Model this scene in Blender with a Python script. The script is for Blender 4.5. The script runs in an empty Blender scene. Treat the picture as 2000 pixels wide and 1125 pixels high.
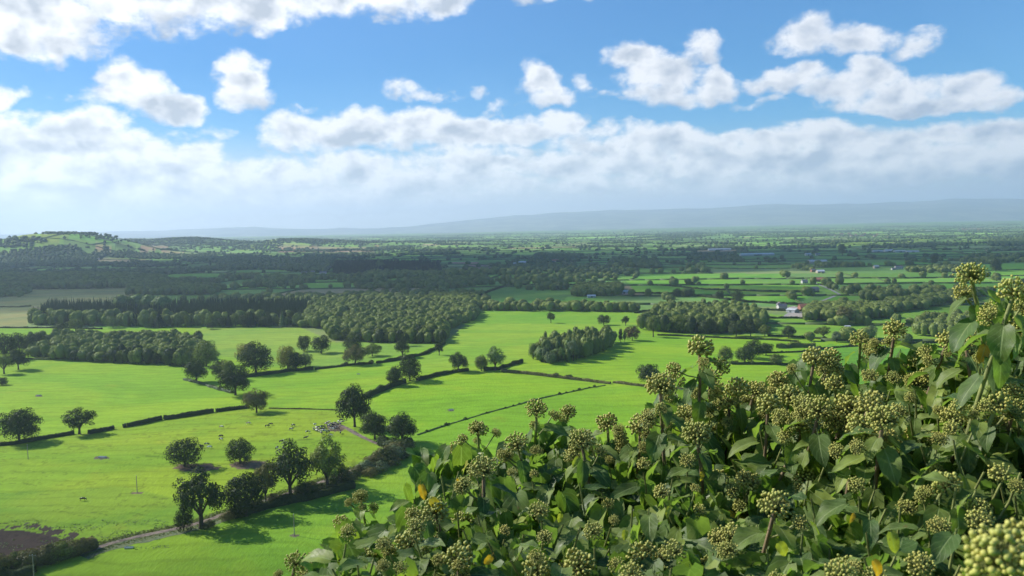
import bpy, bmesh, math, random
import numpy as np
from mathutils import Vector, Matrix
sc = bpy.context.scene
R = math.radians

# ------------------------------------------------------------------ camera
F, HY, CH = 1540.0, 443.0, 110.0          # focal length in photo pixels, horizon row at mid frame, eye height
ROLL = 0.0180                              # the phone was held a degree off level
PITCH = math.atan((562.5 - HY) / F)
cam_d = bpy.data.cameras.new('camera'); cam = bpy.data.objects.new('camera', cam_d)
sc.collection.objects.link(cam); sc.camera = cam
cam_d.sensor_width = 36.0; cam_d.lens = 36.0 * F / 2000.0
cam_d.dof.use_dof = True; cam_d.dof.focus_distance = 4.0; cam_d.dof.aperture_fstop = 13.0
cam_d.clip_start = 0.05; cam_d.clip_end = 80000.0
cam.location = (0, 0, CH); cam.rotation_euler = (Matrix.Rotation(R(90) - PITCH, 3, 'X') @ Matrix.Rotation(-ROLL, 3, 'Z')).to_euler()
CP, SP = math.cos(PITCH), math.sin(PITCH); CR_, SR_ = math.cos(ROLL), math.sin(ROLL)

def ray(px, py):
    a = (np.asarray(px, float) - 1000.0) / F; b = (562.5 - np.asarray(py, float)) / F
    a, b = a * CR_ + b * SR_, b * CR_ - a * SR_
    return a, CP + b * SP, -SP + b * CP      # x right, y forward, z up

# ------------------------------------------------------------------ light
SUN_EL, SUN_AZ = R(35), R(-66)             # azimuth from +Y, negative is to the left
SUN = Vector((math.sin(SUN_AZ) * math.cos(SUN_EL), math.cos(SUN_AZ) * math.cos(SUN_EL), math.sin(SUN_EL)))
sd = bpy.data.lights.new('sun', 'SUN'); so = bpy.data.objects.new('sun', sd); sc.collection.objects.link(so)
sd.energy = 5.0; sd.angle = R(0.53); sd.color = (1.0, 0.95, 0.86)
so.rotation_euler = (-SUN).to_track_quat('-Z', 'Y').to_euler(); so.location = (0, 0, 3000)
sc.view_settings.view_transform = 'Standard'; sc.view_settings.look = 'None'
sc.view_settings.gamma = 1.0; sc.view_settings.use_curve_mapping = False
sc.view_settings.exposure = 0.6
sc.cycles.max_bounces = 6; sc.cycles.diffuse_bounces = 3; sc.cycles.glossy_bounces = 2
sc.cycles.transmission_bounces = 3; sc.cycles.transparent_max_bounces = 16; sc.cycles.volume_bounces = 1
sc.cycles.use_denoising = True

# ------------------------------------------------------------------ sky: Nishita plus clouds by direction
world = bpy.data.worlds.new('World'); sc.world = world; world.use_nodes = True
wt = world.node_tree; wt.nodes.clear(); N = wt.nodes; L = wt.links
try:
    world.cycles.sampling_method = 'MANUAL'; world.cycles.sample_map_resolution = 512
except Exception:
    pass
def setin(sock, v):
    if isinstance(v, bpy.types.NodeSocket): sock.id_data.links.new(v, sock)
    else: sock.default_value = v
def M_(op, a, b=0.0, c=0.0, clamp=False, nt=None):
    n = (nt or wt).nodes.new('ShaderNodeMath'); n.operation = op; n.use_clamp = clamp
    setin(n.inputs[0], a); setin(n.inputs[1], b); setin(n.inputs[2], c); return n.outputs[0]
def V_(op, a, b=None, c=None, s=None, nt=None):
    n = (nt or wt).nodes.new('ShaderNodeVectorMath'); n.operation = op
    setin(n.inputs[0], a)
    if b is not None: setin(n.inputs[1], b)
    if c is not None: setin(n.inputs[2], c)
    if s is not None: setin(n.inputs[3], s)
    return n.outputs[1] if op in ('DOT_PRODUCT', 'LENGTH') else n.outputs[0]
def MR(v, a, b, c, d, smooth=True, nt=None):
    n = (nt or wt).nodes.new('ShaderNodeMapRange')
    n.interpolation_type = 'SMOOTHSTEP' if smooth else 'LINEAR'; n.clamp = True
    setin(n.inputs[0], v)
    for i, q in enumerate((a, b, c, d)): setin(n.inputs[i + 1], q)
    return n.outputs[0]
def NZ(vec, scale, detail=4, rough=0.55, dist=0.0, lac=2.0, nt=None):
    n = (nt or wt).nodes.new('ShaderNodeTexNoise'); n.noise_dimensions = '3D'
    setin(n.inputs['Vector'], vec); n.inputs['Scale'].default_value = scale; n.inputs['Detail'].default_value = detail
    n.inputs['Roughness'].default_value = rough; n.inputs['Lacunarity'].default_value = lac
    n.inputs['Distortion'].default_value = dist; return n.outputs[0]
def MX(fac, a, b, nt=None, mode='MIX'):
    n = (nt or wt).nodes.new('ShaderNodeMix'); n.data_type = 'RGBA'; n.blend_type = mode
    setin(n.inputs[0], fac); setin(n.inputs[6], a); setin(n.inputs[7], b); return n.outputs[2]
def RGB(r, g, b): return (r, g, b, 1.0)

tc = N.new('ShaderNodeTexCoord'); sep = N.new('ShaderNodeSeparateXYZ'); L.new(tc.outputs['Generated'], sep.inputs[0])
az = M_('ARCTAN2', sep.outputs[0], sep.outputs[1])
el = M_('ARCSINE', sep.outputs[2])
sunside = MR(az, 0.75, -0.75, 0.0, 1.0, smooth=False)
ns = N.new('ShaderNodeTexSky'); ns.sky_type = 'NISHITA'; ns.sun_disc = False
ns.sun_elevation = SUN_EL; ns.sun_rotation = SUN_AZ; ns.altitude = 100; ns.air_density = 1.0; ns.dust_density = 0.4; ns.ozone_density = 2.0
SKYK = 0.075
sky = MX(1.0, ns.outputs[0], MX(sunside, RGB(SKYK * 0.52, SKYK * 1.08, SKYK * 1.46), RGB(SKYK * 0.34, SKYK * 0.70, SKYK * 1.08)), mode='MULTIPLY')
veil = MX(sunside, RGB(0.29, 0.36, 0.47), RGB(0.76, 0.745, 0.73))     # pale stratus low over the horizon
sky = MX(MR(el, 0.13, 0.015, 0, 1), sky, veil)
sky = MX(MR(el, -0.002, -0.03, 0, 1), sky, RGB(0.12, 0.16, 0.12))
bg = N.new('ShaderNodeBackground'); L.new(sky, bg.inputs[0]); bg.inputs[1].default_value = 1.0
wo = N.new('ShaderNodeOutputWorld'); L.new(bg.outputs[0], wo.inputs[0])

# cumulus banks: azimuth / elevation of each swelling, written as (col, row, half width, half height, strength)
CL = [
 (40,25,190,85,1.3),(210,-10,150,70,1.1),(330,-20,170,85,1.3),(300,15,110,55,1.0),(480,0,190,75,1.3),(620,-15,200,60,1.2),(800,-25,180,62,1.1),
 (1080,-18,110,36,.9),(97,116,42,24,.55),(0,190,52,30,1.1),(70,182,22,16,.6),(145,190,36,13,.5),(185,200,40,14,.5),
 (262,160,68,48,1.35),(275,195,88,42,1.3),(345,205,66,34,1.2),(228,140,34,26,.8),
 (488,150,62,42,1.35),(478,180,60,42,1.3),(510,198,44,26,.9),
 (338,254,40,14,.6),(415,250,46,16,.6),(595,213,26,12,.6),
 (815,190,88,20,.8),(785,178,52,24,.75),(860,170,28,22,.5),(925,182,36,24,.6),(965,210,52,26,.65),
 (1052,165,55,40,1.2),(1065,192,58,32,1.2),(1140,168,36,24,.65),(1180,192,40,12,.45),
 (1245,110,66,36,1.2),(1290,150,86,46,1.3),(1380,95,50,40,1.1),(1300,190,88,34,1.2),(1410,178,66,38,1.25),(1395,165,40,36,1.0),
 (1570,72,66,40,1.2),(1640,85,100,36,1.2),(1520,95,50,24,.7),(1775,84,58,28,.85),
 (1540,160,66,34,1.2),(1590,175,66,26,1.0),(1465,165,46,18,.7),(1500,204,70,12,.6),
 (1700,150,60,36,1.2),(1660,182,70,38,1.25),(1760,178,86,40,1.25),(1890,175,80,34,1.2),(1800,205,190,24,1.1),(1950,195,90,24,1.1),
 (600,262,90,38,1.2),(700,248,90,36,1.2),(790,252,120,38,1.2),(900,262,130,34,1.2),(1000,258,120,30,1.1),(1080,250,80,26,1.1),(1160,262,70,20,1.0),
 (30,275,110,46,1.2),(160,265,90,46,1.2),(215,250,46,28,1.0),(110,330,190,80,1.3),(250,330,150,70,1.3),(380,300,66,34,1.1),(60,390,260,60,1.3),(360,360,200,60,1.2),
 (500,345,90,36,1.1),(560,335,100,36,1.1),(690,325,130,36,1.1),(800,345,200,40,1.1),(900,315,110,24,1.0),(960,335,140,32,1.1),
 (1180,290,110,26,1.0),(1120,325,150,34,1.1),(1290,275,120,28,1.1),(1240,315,140,40,1.2),(1400,275,120,26,1.1),(1420,315,160,40,1.2),
 (160,400,420,44,1.0),(620,385,420,36,.95),(1050,365,420,30,.9),(1650,352,520,34,.95),(900,300,260,20,.8),
 (1560,280,130,32,1.2),(1600,320,180,38,1.2),(1700,290,120,36,1.2),(1850,275,100,32,1.1),(1830,315,160,40,1.2),(1960,270,80,32,1.2),(2020,320,140,50,1.2),
]

_VT = {}
def vnoise(x, y, seed):
    """value noise on arrays, smooth, 0..1"""
    T = _VT.get(seed)
    if T is None: T = _VT[seed] = np.random.RandomState(seed).rand(256, 256)
    xi = np.floor(x).astype(int); yi = np.floor(y).astype(int); fx = x - xi; fy = y - yi
    fx = fx * fx * (3 - 2 * fx); fy = fy * fy * (3 - 2 * fy)
    g = lambda i, j: T[(xi + i) & 255, (yi + j) & 255]
    return (g(0, 0) * (1 - fx) + g(1, 0) * fx) * (1 - fy) + (g(0, 1) * (1 - fx) + g(1, 1) * fx) * fy
def fbm(x, y, seed, octs=4, rough=0.5):
    t = 0; a = 1; n = 0
    for o in range(octs):
        t = t + a * vnoise(x * 2 ** o + 17.3 * o, y * 2 ** o + 5.7 * o, seed + o); n += a; a *= rough
    return t / n

def sky_backdrop():
    """cloud layer of the sky: a curved shell 42 km away, clear between the clouds, coverage stored per vertex"""
    azs = np.linspace(-1.0, 1.0, 640); els = np.linspace(-0.004, 0.42, 200)
    A, E = np.meshgrid(azs, els)
    wx = (fbm(A * 15, E * 15, 3) - .5) * .05; wy = (fbm(A * 15 + 40, E * 15, 9) - .5) * .035
    A2, E2 = A + wx, E + wy
    W = np.zeros_like(A); Sm = np.zeros_like(A) + 1e-6; Hh = np.zeros_like(A)
    for (cx, cy, hw, hh, st) in CL:
        x, y, z = ray(cx, cy); a0 = math.atan2(x, y); e0 = math.atan2(z, math.hypot(x, y))
        bl = 1.10 if cy < 230 else 1.2
        u = (A2 - a0) * F * .97 / (hw * bl); v = (E2 - e0) * F * .97 / (hh * bl)
        v = np.where(v < 0, v * 1.12, v)
        if cy > 230: st = st * 1.12
        w = np.clip(1 - (u * u + v * v), 0, 1) * st
        W = np.maximum(W, w); Sm += w; Hh += w * v
    H = Hh / np.maximum(Sm, .05)
    gen = np.clip((fbm(A * 6, E * 14, 21) - .47) * 8, 0, 1.2)
    offm = np.clip(np.maximum((np.abs(A) - .70) / .2, (E - .30) / .12), 0, 1)
    W = np.maximum(W, gen * offm)
    edge = np.clip((1.0 - np.abs(A)) / .15, 0, 1) * np.clip((.42 - E) / .06, 0, 1)
    RR = 42000.0
    X = RR * np.cos(E) * np.sin(A); Y = RR * np.cos(E) * np.cos(A); Z = CH + RR * np.sin(E)
    ny, nx = A.shape
    me = bpy.data.meshes.new('sky'); idx = np.arange(nx * ny).reshape(ny, nx)
    q = np.stack([idx[:-1, :-1], idx[:-1, 1:], idx[1:, 1:], idx[1:, :-1]], -1).reshape(-1, 4)
    fill_mesh(me, np.stack([X, Y, Z], -1).reshape(-1, 3), q)
    for nm, arr in (('cover', W), ('rise', H), ('edge', edge), ('az', A), ('el', E)):
        at = me.attributes.new(nm, 'FLOAT', 'POINT'); at.data.foreach_set('value', arr.reshape(-1).astype(np.float32))
    ob = bpy.data.objects.new('sky', me); sc.collection.objects.link(ob); ob['kind'] = 'structure'
    m = bpy.data.materials.new('cloudy sky'); m.use_nodes = True; t = m.node_tree; t.nodes.clear()
    def at(nm):
        n = t.nodes.new('ShaderNodeAttribute'); n.attribute_name = nm; return n.outputs['Fac']
    K = dict(nt=t)
    az, el, S, hgt = at('az'), at('el'), at('cover'), at('rise')
    c = t.nodes.new('ShaderNodeCombineXYZ'); t.links.new(az, c.inputs[0]); t.links.new(M_('MULTIPLY', el, 1.35, **K), c.inputs[1]); PN = c.outputs[0]
    n1 = NZ(PN, 22, 11, 0.62, 0.12, **K); n2 = NZ(V_('ADD', PN, (-0.012, 0.016, 0), **K), 20, 3, 0.5, 0.15, **K)
    n3 = NZ(PN, 20, 3, 0.5, 0.15, **K)
    vor = t.nodes.new('ShaderNodeTexVoronoi'); vor.feature = 'SMOOTH_F1'; t.links.new(PN, vor.inputs['Vector']); vor.inputs['Scale'].default_value = 55
    vor.inputs['Smoothness'].default_value = 0.5; vor.inputs['Detail'].default_value = 2.0
    D = M_('ADD', S, M_('MULTIPLY', M_('SUBTRACT', n1, 0.5, **K), 1.9, **K), **K)
    D = M_('ADD', D, M_('MULTIPLY', M_('SUBTRACT', 0.42, vor.outputs[0], **K), 0.34, **K), **K)
    D = M_('SUBTRACT', D, MR(S, 0.0, 0.15, 1.0, 0.0, **K), **K)
    alpha = M_('MULTIPLY', MR(D, 0.14, 0.86, 0, 1, **K), at('edge'), **K)
    thick = MR(D, 0.5, 1.5, 0, 1, **K)
    lit = M_('ADD', M_('MULTIPLY', hgt, 0.55, **K), M_('MULTIPLY', M_('SUBTRACT', n3, n2, **K), 3.0, **K), **K)
    lit = M_('SUBTRACT', lit, M_('MULTIPLY', thick, 0.60, **K), **K)
    lit = M_('ADD', lit, 0.92, clamp=True, **K)
    ss = MR(az, 0.75, -0.75, 0.0, 1.0, smooth=False, **K)
    dark = MX(ss, RGB(0.29, 0.36, 0.47), RGB(0.43, 0.47, 0.52), **K)
    brt = MX(ss, RGB(0.58, 0.61, 0.66), RGB(0.88, 0.885, 0.89), **K)
    veil = MX(ss, RGB(0.29, 0.36, 0.47), RGB(0.76, 0.745, 0.73), **K)
    col = MX(lit, dark, brt, **K); col = MX(MR(el, 0.062, 0.010, 0, 0.85, **K), col, veil, **K)
    em = t.nodes.new('ShaderNodeEmission'); t.links.new(col, em.inputs[0]); em.inputs[1].default_value = 1.0
    tr = t.nodes.new('ShaderNodeBsdfTransparent'); mx = t.nodes.new('ShaderNodeMixShader')
    t.links.new(alpha, mx.inputs[0]); t.links.new(tr.outputs[0], mx.inputs[1]); t.links.new(em.outputs[0], mx.inputs[2])
    o = t.nodes.new('ShaderNodeOutputMaterial'); t.links.new(mx.outputs[0], o.inputs[0])
    try: m.cycles.emission_sampling = 'NONE'
    except Exception: pass
    me.materials.append(m)

def fill_mesh(me, V, Q, smooth=False):
    V = np.ascontiguousarray(V, np.float32); Q = np.ascontiguousarray(Q, np.int32); k = Q.shape[1]
    me.vertices.add(len(V)); me.vertices.foreach_set('co', V.ravel())
    me.loops.add(Q.size); me.loops.foreach_set('vertex_index', Q.ravel())
    me.polygons.add(len(Q)); me.polygons.foreach_set('loop_start', np.arange(0, Q.size, k, dtype=np.int32))
    me.polygons.foreach_set('loop_total', np.full(len(Q), k, np.int32))
    if smooth: me.polygons.foreach_set('use_smooth', np.ones(len(Q), bool))
    me.update(calc_edges=True)
sky_backdrop()
# ------------------------------------------------------------------ terrain
def sm(a, b, v):
    t = np.clip((v - a) / (b - a), 0, 1); return t * t * (3 - 2 * t)
def gs(x, y, cx, cy, sx, sy):
    return np.exp(-((x - cx) / sx) ** 2 - ((y - cy) / sy) ** 2)
def height(x, y):
    x = np.asarray(x, float); y = np.asarray(y, float)
    far = sm(180, 420, y)
    h = (fbm(x / 330 + 9, y / 330 + 3, 31, 3) - .5) * 9 * far
    h = h + (fbm(x / 60 + 9, y / 60 + 3, 35, 2) - .5) * 1.3 * sm(200, 300, y) * (1 - sm(700, 1000, y))
    h = h + 108.3 * (1 - sm(3.0, 8.5, y)) * .12 + 108.3 * .88 * np.clip(1 - np.clip(y - 3, 0, 999) / 185, 0, 1) ** 1.25
    # hills at the left
    h = h + 112 * np.exp(-np.clip((np.abs(x + 2060) - 60) / 290, 0, 9) ** 2 - np.clip((np.abs(y - 3650) - 60) / 330, 0, 9) ** 2)
    h = h + 40 * gs(x, y, -2750, 3600, 420, 420)
    h = h + 66 * gs(x, y, -2420, 4900, 300, 420) + 44 * gs(x, y, -2020, 5000, 240, 350)
    h = h + 44 * np.exp(-np.clip((np.abs(x + 1650) - 130) / 330, 0, 9) ** 2 - ((y - 4850) / 420) ** 2) + 28 * gs(x, y, -1250, 5000, 280, 380) + 24 * gs(x, y, -880, 5200, 330, 420) + 10 * gs(x, y, -420, 5500, 400, 420)
    h = h + (fbm(x / 1500, y / 2400, 77, 3) - .42) * 24 * sm(2800, 7000, y)
    h = h + sm(7000, 15000, y) * (10 + 45 * sm(-2000, 9000, x))
    return h
def proj(x, y, z):
    dz = z - CH; d = y * CP - dz * SP; u = y * SP + dz * CP; a, b = x / d, u / d
    return 1000 + F * (a * CR_ - b * SR_), 562.5 - F * (a * SR_ + b * CR_)
def hit(px, py):
    """where the line of sight through a photo pixel meets the terrain"""
    rx, ry, rz = ray(px, py); rx, ry, rz = rx / ry, 1.0, rz / ry
    ys = np.geomspace(150, 17000, 900); g = CH + rz * ys - height(rx * ys, ys)
    k = np.argmax(g < 0)
    if g[k] >= 0: y1 = 16500.0
    else:
        a, b = ys[max(k - 1, 0)], ys[k]
        for _ in range(22):
            m = (a + b) / 2
            if CH + rz * m - float(height(rx * m, m)) < 0: b = m
            else: a = m
        y1 = (a + b) / 2
    x1 = rx * y1
    return float(x1), float(y1), float(height(x1, y1))
def in_poly(px, py, poly):
    c = np.zeros(np.shape(px), bool); n = len(poly)
    for i in range(n):
        x1, y1 = poly[i]; x2, y2 = poly[(i + 1) % n]
        if y1 == y2: continue
        c ^= ((y1 > py) != (y2 > py)) & (px < (x2 - x1) * (py - y1) / (y2 - y1) + x1)
    return c
def wpoly(pts):                              # photo outline -> outline on the ground, in metres
    return [hit(*p)[:2] for p in pts]

# the far country is cut into strips of fields; (u, v) are the gently bent field coordinates
def uv_of(x, y):
    u, v = x, y
    for _ in range(6):
        u = x + 55 * np.sin(v / 410.0 + 1.0) + 30 * np.sin(v / 170.0) - .16 * v
        v = y + 45 * np.sin(u / 520.0 + .4) + 18 * np.sin(u / 190.0) + .07 * u
    return u, v
def xy_of(u, v):
    x = u - 55 * np.sin(v / 410.0 + 1.0) - 30 * np.sin(v / 170.0) + .16 * v
    y = v - 45 * np.sin(u / 520.0 + .4) - 18 * np.sin(u / 190.0) - .07 * u
    return x, y
rs = np.random.RandomState(5)
VB = [780.0]
while VB[-1] < 17500: VB.append(VB[-1] + rs.uniform(90, 190) * (1 + VB[-1] / 9000))
VB = np.array(VB)
UB = []
for j in range(len(VB)):
    o = -20000 + rs.uniform(0, 200); w = rs.uniform(95, 320, 260) * (1 + VB[j] / 14000)
    UB.append(o + np.cumsum(w) )
PAL = np.array([(.135,.27,.045),(.155,.31,.05),(.12,.235,.05),(.17,.29,.07),(.11,.21,.05),(.19,.26,.09),(.15,.33,.04),(.26,.21,.11),(.30,.25,.13),(.13,.25,.06)])
PW = np.array([.16,.16,.15,.12,.13,.09,.1,.015,.015,.06]); PW = PW / PW.sum()
def field_colour(x, y):
    u, v = uv_of(x, y); j = np.clip(np.searchsorted(VB, v) - 1, 0, len(VB) - 1)
    cid = np.zeros(len(x), int)
    for jj in np.unique(j):
        m = j == jj; cid[m] = np.searchsorted(UB[jj], u[m])
    r = np.random.RandomState(11).choice(len(PAL), size=(len(VB) + 1, 260), p=PW)
    b = np.random.RandomState(12).uniform(.82, 1.15, size=(len(VB) + 1, 260))
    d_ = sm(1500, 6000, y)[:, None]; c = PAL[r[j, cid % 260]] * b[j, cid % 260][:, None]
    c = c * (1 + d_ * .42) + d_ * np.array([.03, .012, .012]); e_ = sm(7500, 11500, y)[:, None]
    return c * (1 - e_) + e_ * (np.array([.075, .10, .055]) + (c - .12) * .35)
G1 = (.194, .336, .025)
def gc(f, r=1, g=1, b=1): return (G1[0] * f * r, G1[1] * f * g, G1[2] * f * b)
FIELDS = [   # outline in the photo, ground colour
 ([(-400,655),(300,655),(420,640),(560,640),(640,668),(870,668),(870,672),(940,607),(1240,607),(1300,650),(1500,655),(2400,690),(2400,1600),(-400,1600)], gc(1)),
 ([(-300,575),(250,558),(330,565),(240,600),(60,600),(52,640),(-300,640)], (.22,.23,.085)),
 ([(-300,640),(400,640),(420,660),(-300,662)], gc(.95,1,1.02)),
 ([(380,640),(590,640),(650,668),(870,668),(700,712),(620,718),(560,716),(400,690)], gc(.93,1.08,1,1.9)),
 ([(870,668),(940,607),(1245,607),(1250,640),(1040,690),(1010,705),(830,722),(740,704)], gc(1.0,1.05,1,1.3)),
 ([(900,606),(1240,606),(1250,630),(900,634)], gc(.93,.85,.98,1.2)),
 ([(-300,868),(145,848),(240,832),(480,797),(665,798),(665,830),(740,870),(700,905),(540,965),(380,1020),(190,1070),(-300,1200)], gc(.93,1.08,.98,1.0)),
 ([(-300,980),(240,950),(420,990),(380,1020),(190,1068),(-300,1200)], gc(.84,.98,.96,1.2)),
 ([(190,1082),(460,1003),(700,920),(800,880),(1000,1125),(1000,1600),(-200,1600),(-200,1180)], gc(.86,.97,1,1.1)),
 ([(720,775),(880,726),(1160,750),(815,850)], gc(1.03,.97,1,.8)),
 ([(815,850),(1160,752),(1260,755),(1500,775),(1500,1000),(800,900)], gc(1.0,.97,1,.9)),
 ([(1195,690),(1260,660),(1700,668),(1800,690),(1700,720),(1550,712),(1340,765),(1000,706),(1040,712)], gc(1.03,.97,1,.9)),
 ([(1480,612),(1700,625),(1930,640),(1930,665),(1780,668),(1500,652)], gc(.88,.92,1,1.5)),
 ([(1660,618),(1900,580),(2300,570),(2300,640),(1790,650),(1660,630)], gc(.78,.95,1,1.7)),
 ([(1555,706),(1620,672),(1800,682),(2400,700),(2400,900),(1640,860),(1560,760)], gc(.86,.8,1,1.4)),
 ([(905,588),(1000,556),(1130,556),(1100,588)], gc(.74,.75,.92,2.2)),
 ([(800,560),(1000,545),(900,556),(890,566)], (.155,.22,.08)),
 ([(880,530),(930,515),(970,520),(960,532)], (.24,.17,.12)),
 ([(875,512),(935,512),(930,518),(890,516)], (.32,.19,.14)),
 ([(1210,590),(1160,580),(1230,572),(1300,580),(1500,606),(1280,606)], (.16,.25,.07)),
 ([(1220,545),(1340,540),(1590,560),(1600,572),(1530,592),(1240,572)], gc(.95,.8,1,1.4)),
 ([(1330,560),(1590,566),(1560,572),(1400,572)], gc(1,1.15,1,1.4)),
 ([(1170,571),(1275,574),(1262,578),(1180,576)], (.30,.22,.17)),
 ([(1500,575),(1600,572),(1560,590),(1500,592)], gc(.9,.7,1,1.4)),
 ([(1610,575),(1690,580),(1600,592)], gc(.8,.8,1,1.4)),
 ([(30,457),(135,457),(100,478),(0,480)], gc(.9,1.2,.95,2)),
 ([(185,482),(320,480),(330,487),(215,489)], (.36,.25,.15)),
 ([(280,488),(360,492),(350,496),(260,492)], (.36,.25,.15)),
 ([(450,478),(540,465),(540,475),(480,490)], gc(1,1.3,1,2)),
 ([(540,484),(740,482),(730,491),(545,494)], (.38,.26,.16)),
 ([(505,488),(535,487),(520,496),(507,497)], gc(1,1.1,1,1.5)),
 ([(760,494),(960,492),(860,499),(760,500)], gc(1,.9,1,2)),
 ([(1700,488),(2100,452),(2100,470),(1900,480)], gc(.9,1,.95,2)),
 ([(1600,476),(1830,462),(1830,470),(1640,482)], gc(1,1.1,1,2)),
]
def build_ground():
    ys = list(np.linspace(-60, 2.6, 6)) + list(np.linspace(3.0, 10, 14)) + list(np.linspace(14, 200, 24))
    rows = [CH * F / s for s in np.arange(CH * F / 204.0, 34, -1.9)]
    rows += [CH * F / s for s in np.arange(33.5, 9.9, -.75)]
    ys = np.array(ys + rows)
    ts = np.concatenate([np.linspace(-1.5, -.72, 40)[:-1], np.linspace(-.72, .72, 800), np.linspace(.72, 1.5, 40)[1:]])
    Yg, T = np.meshgrid(ys, ts, indexing='ij'); Xg = np.maximum(Yg, 120) * T
    Zg = height(Xg, Yg); idx = np.arange(Yg.size).reshape(Yg.shape)
    q = np.stack([idx[:-1, :-1], idx[:-1, 1:], idx[1:, 1:], idx[1:, :-1]], -1).reshape(-1, 4)
    me = bpy.data.meshes.new('ground'); x, y, z = Xg.ravel(), Yg.ravel(), Zg.ravel()
    fill_mesh(me, np.stack([x, y, z], -1), q, True)
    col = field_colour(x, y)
    near = y < 700; col[near] = G1
    br_ = (z > 18) & (y > 2800) & (y < 6500) & (col[:, 0] > col[:, 1]); col[br_] = (.14, .24, .06)
    wd = (z > 24) & (y > 4150) & (y < 5600) & (fbm(x / 160, y / 160, 5, 3) > .44); col[wd] = (.06, .095, .035)
    px, py = proj(x, np.maximum(y, 30), z)
    for poly, c in FIELDS:
        m = in_poly(px, py, poly) & (y > 100); col[m] = c
    for (ex, ey, er, eh) in ((385,914,44,9),(488,908,40,8),(200,894,16,3.5),(268,963,12,2.5),(575,1046,10,3),(880,801,7,2),(656,836,18,7),(75,774,7,2)):
        m = (((px - ex) / er) ** 2 + ((py - ey) / eh) ** 2 + (fbm(x / 3, y / 3, 13, 3) - .5) * 1.2 < 1) & (y > 150) & (y < 700); col[m] = (.13, .105, .075)
    md = in_poly(px, py, [(-300,1052),(40,1035),(110,1048),(150,1070),(90,1095),(0,1120),(-300,1160)]) | (in_poly(px, py, [(-300,1030),(60,1020),(150,1040),(190,1066),(-300,1120)]) & (fbm(x / 2.5, y / 5, 19, 3) > .56))
    col[md] = (.055, .042, .034)
    lane = np.abs(fbm(x / 22, y / 9, 51, 3) - .5) < .012
    cow_ = in_poly(px, py, FIELDS[6][0]) & lane; col[cow_] = col[cow_] * np.array([.75, .72, .8])
    hill = sm(14, 40, z) * sm(2800, 3200, y) * (y < 6500)
    for s_, c in ((52, (.07, .12, .04)),):
        m = (hill > .3) & (z > 12) & (fbm(x / 160, y / 160, 5, 3) > .50) & (px > 140); col[m] = c
    ca = me.color_attributes.new('Col', 'FLOAT_COLOR', 'POINT')
    ca.data.foreach_set('color', np.concatenate([col, np.ones((len(col), 1))], 1).astype(np.float32).ravel())
    ob = bpy.data.objects.new('ground', me); sc.collection.objects.link(ob); ob['kind'] = 'structure'
    m = bpy.data.materials.new('pasture'); m.use_nodes = True; t = m.node_tree; K = dict(nt=t)
    bs = t.nodes['Principled BSDF']; at = t.nodes.new('ShaderNodeAttribute'); at.attribute_name = 'Col'
    g = t.nodes.new('ShaderNodeNewGeometry'); pos = g.outputs['Position']
    stretch = V_('MULTIPLY', pos, (.45, 1.0, 1.0), **K)
    a = NZ(stretch, .012, 5, .6, 1.0, **K); b = NZ(stretch, .11, 5, .62, .6, **K); c = NZ(V_('MULTIPLY', pos, (1, .35, 1), **K), .8, 3, .7, **K)
    val = M_('ADD', M_('ADD', M_('MULTIPLY', a, .42, **K), M_('MULTIPLY', b, .42, **K), **K), M_('MULTIPLY', c, .35, **K), **K)
    val = MR(val, .30, .90, .58, 1.42, smooth=False, **K)
    tint = MX(MR(a, .38, .62, 0, 1, **K), RGB(.90, 1.0, 1.0), RGB(1.10, 1.0, .95), **K)
    tint = MX(MR(NZ(pos, .035, 4, .6, **K), .60, .74, 0, .55, **K), tint, RGB(1.28, .93, 1.1), **K)
    # mowing and grazing lines run gently across the slope
    wv = t.nodes.new('ShaderNodeTexWave'); wv.bands_direction = 'Y'; t.links.new(V_('ADD', pos, V_('MULTIPLY', pos, (.0, .0, .0), **K), **K), wv.inputs[0])
    wv.inputs['Scale'].default_value = .028; wv.inputs['Distortion'].default_value = 9; wv.inputs['Detail'].default_value = 3; wv.inputs['Detail Scale'].default_value = .7
    val = M_('MULTIPLY', val, MR(wv.outputs['Fac'], 0, .25, .88, 1.0, **K), **K)
    tint = MX(MR(NZ(V_('ADD', pos, (71, 33, 0), **K), .018, 5, .65, .8, **K), .56, .66, 0, .6, **K), tint, RGB(.80, .90, 1.0), **K)
    col_ = MX(1.0, at.outputs['Color'], tint, mode='MULTIPLY', **K)
    cc = V_('SCALE', col_, s=val, **K)
    t.links.new(cc, bs.inputs['Base Color']); bs.inputs['Roughness'].default_value = .95; bs.inputs['Specular IOR Level'].default_value = .05
    bm_ = t.nodes.new('ShaderNodeBump'); bm_.inputs['Strength'].default_value = .5; bm_.inputs['Distance'].default_value = .6
    t.links.new(c, bm_.inputs['Height']); t.links.new(bm_.outputs[0], bs.inputs['Normal'])
    me.materials.append(m)
build_ground()

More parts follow.
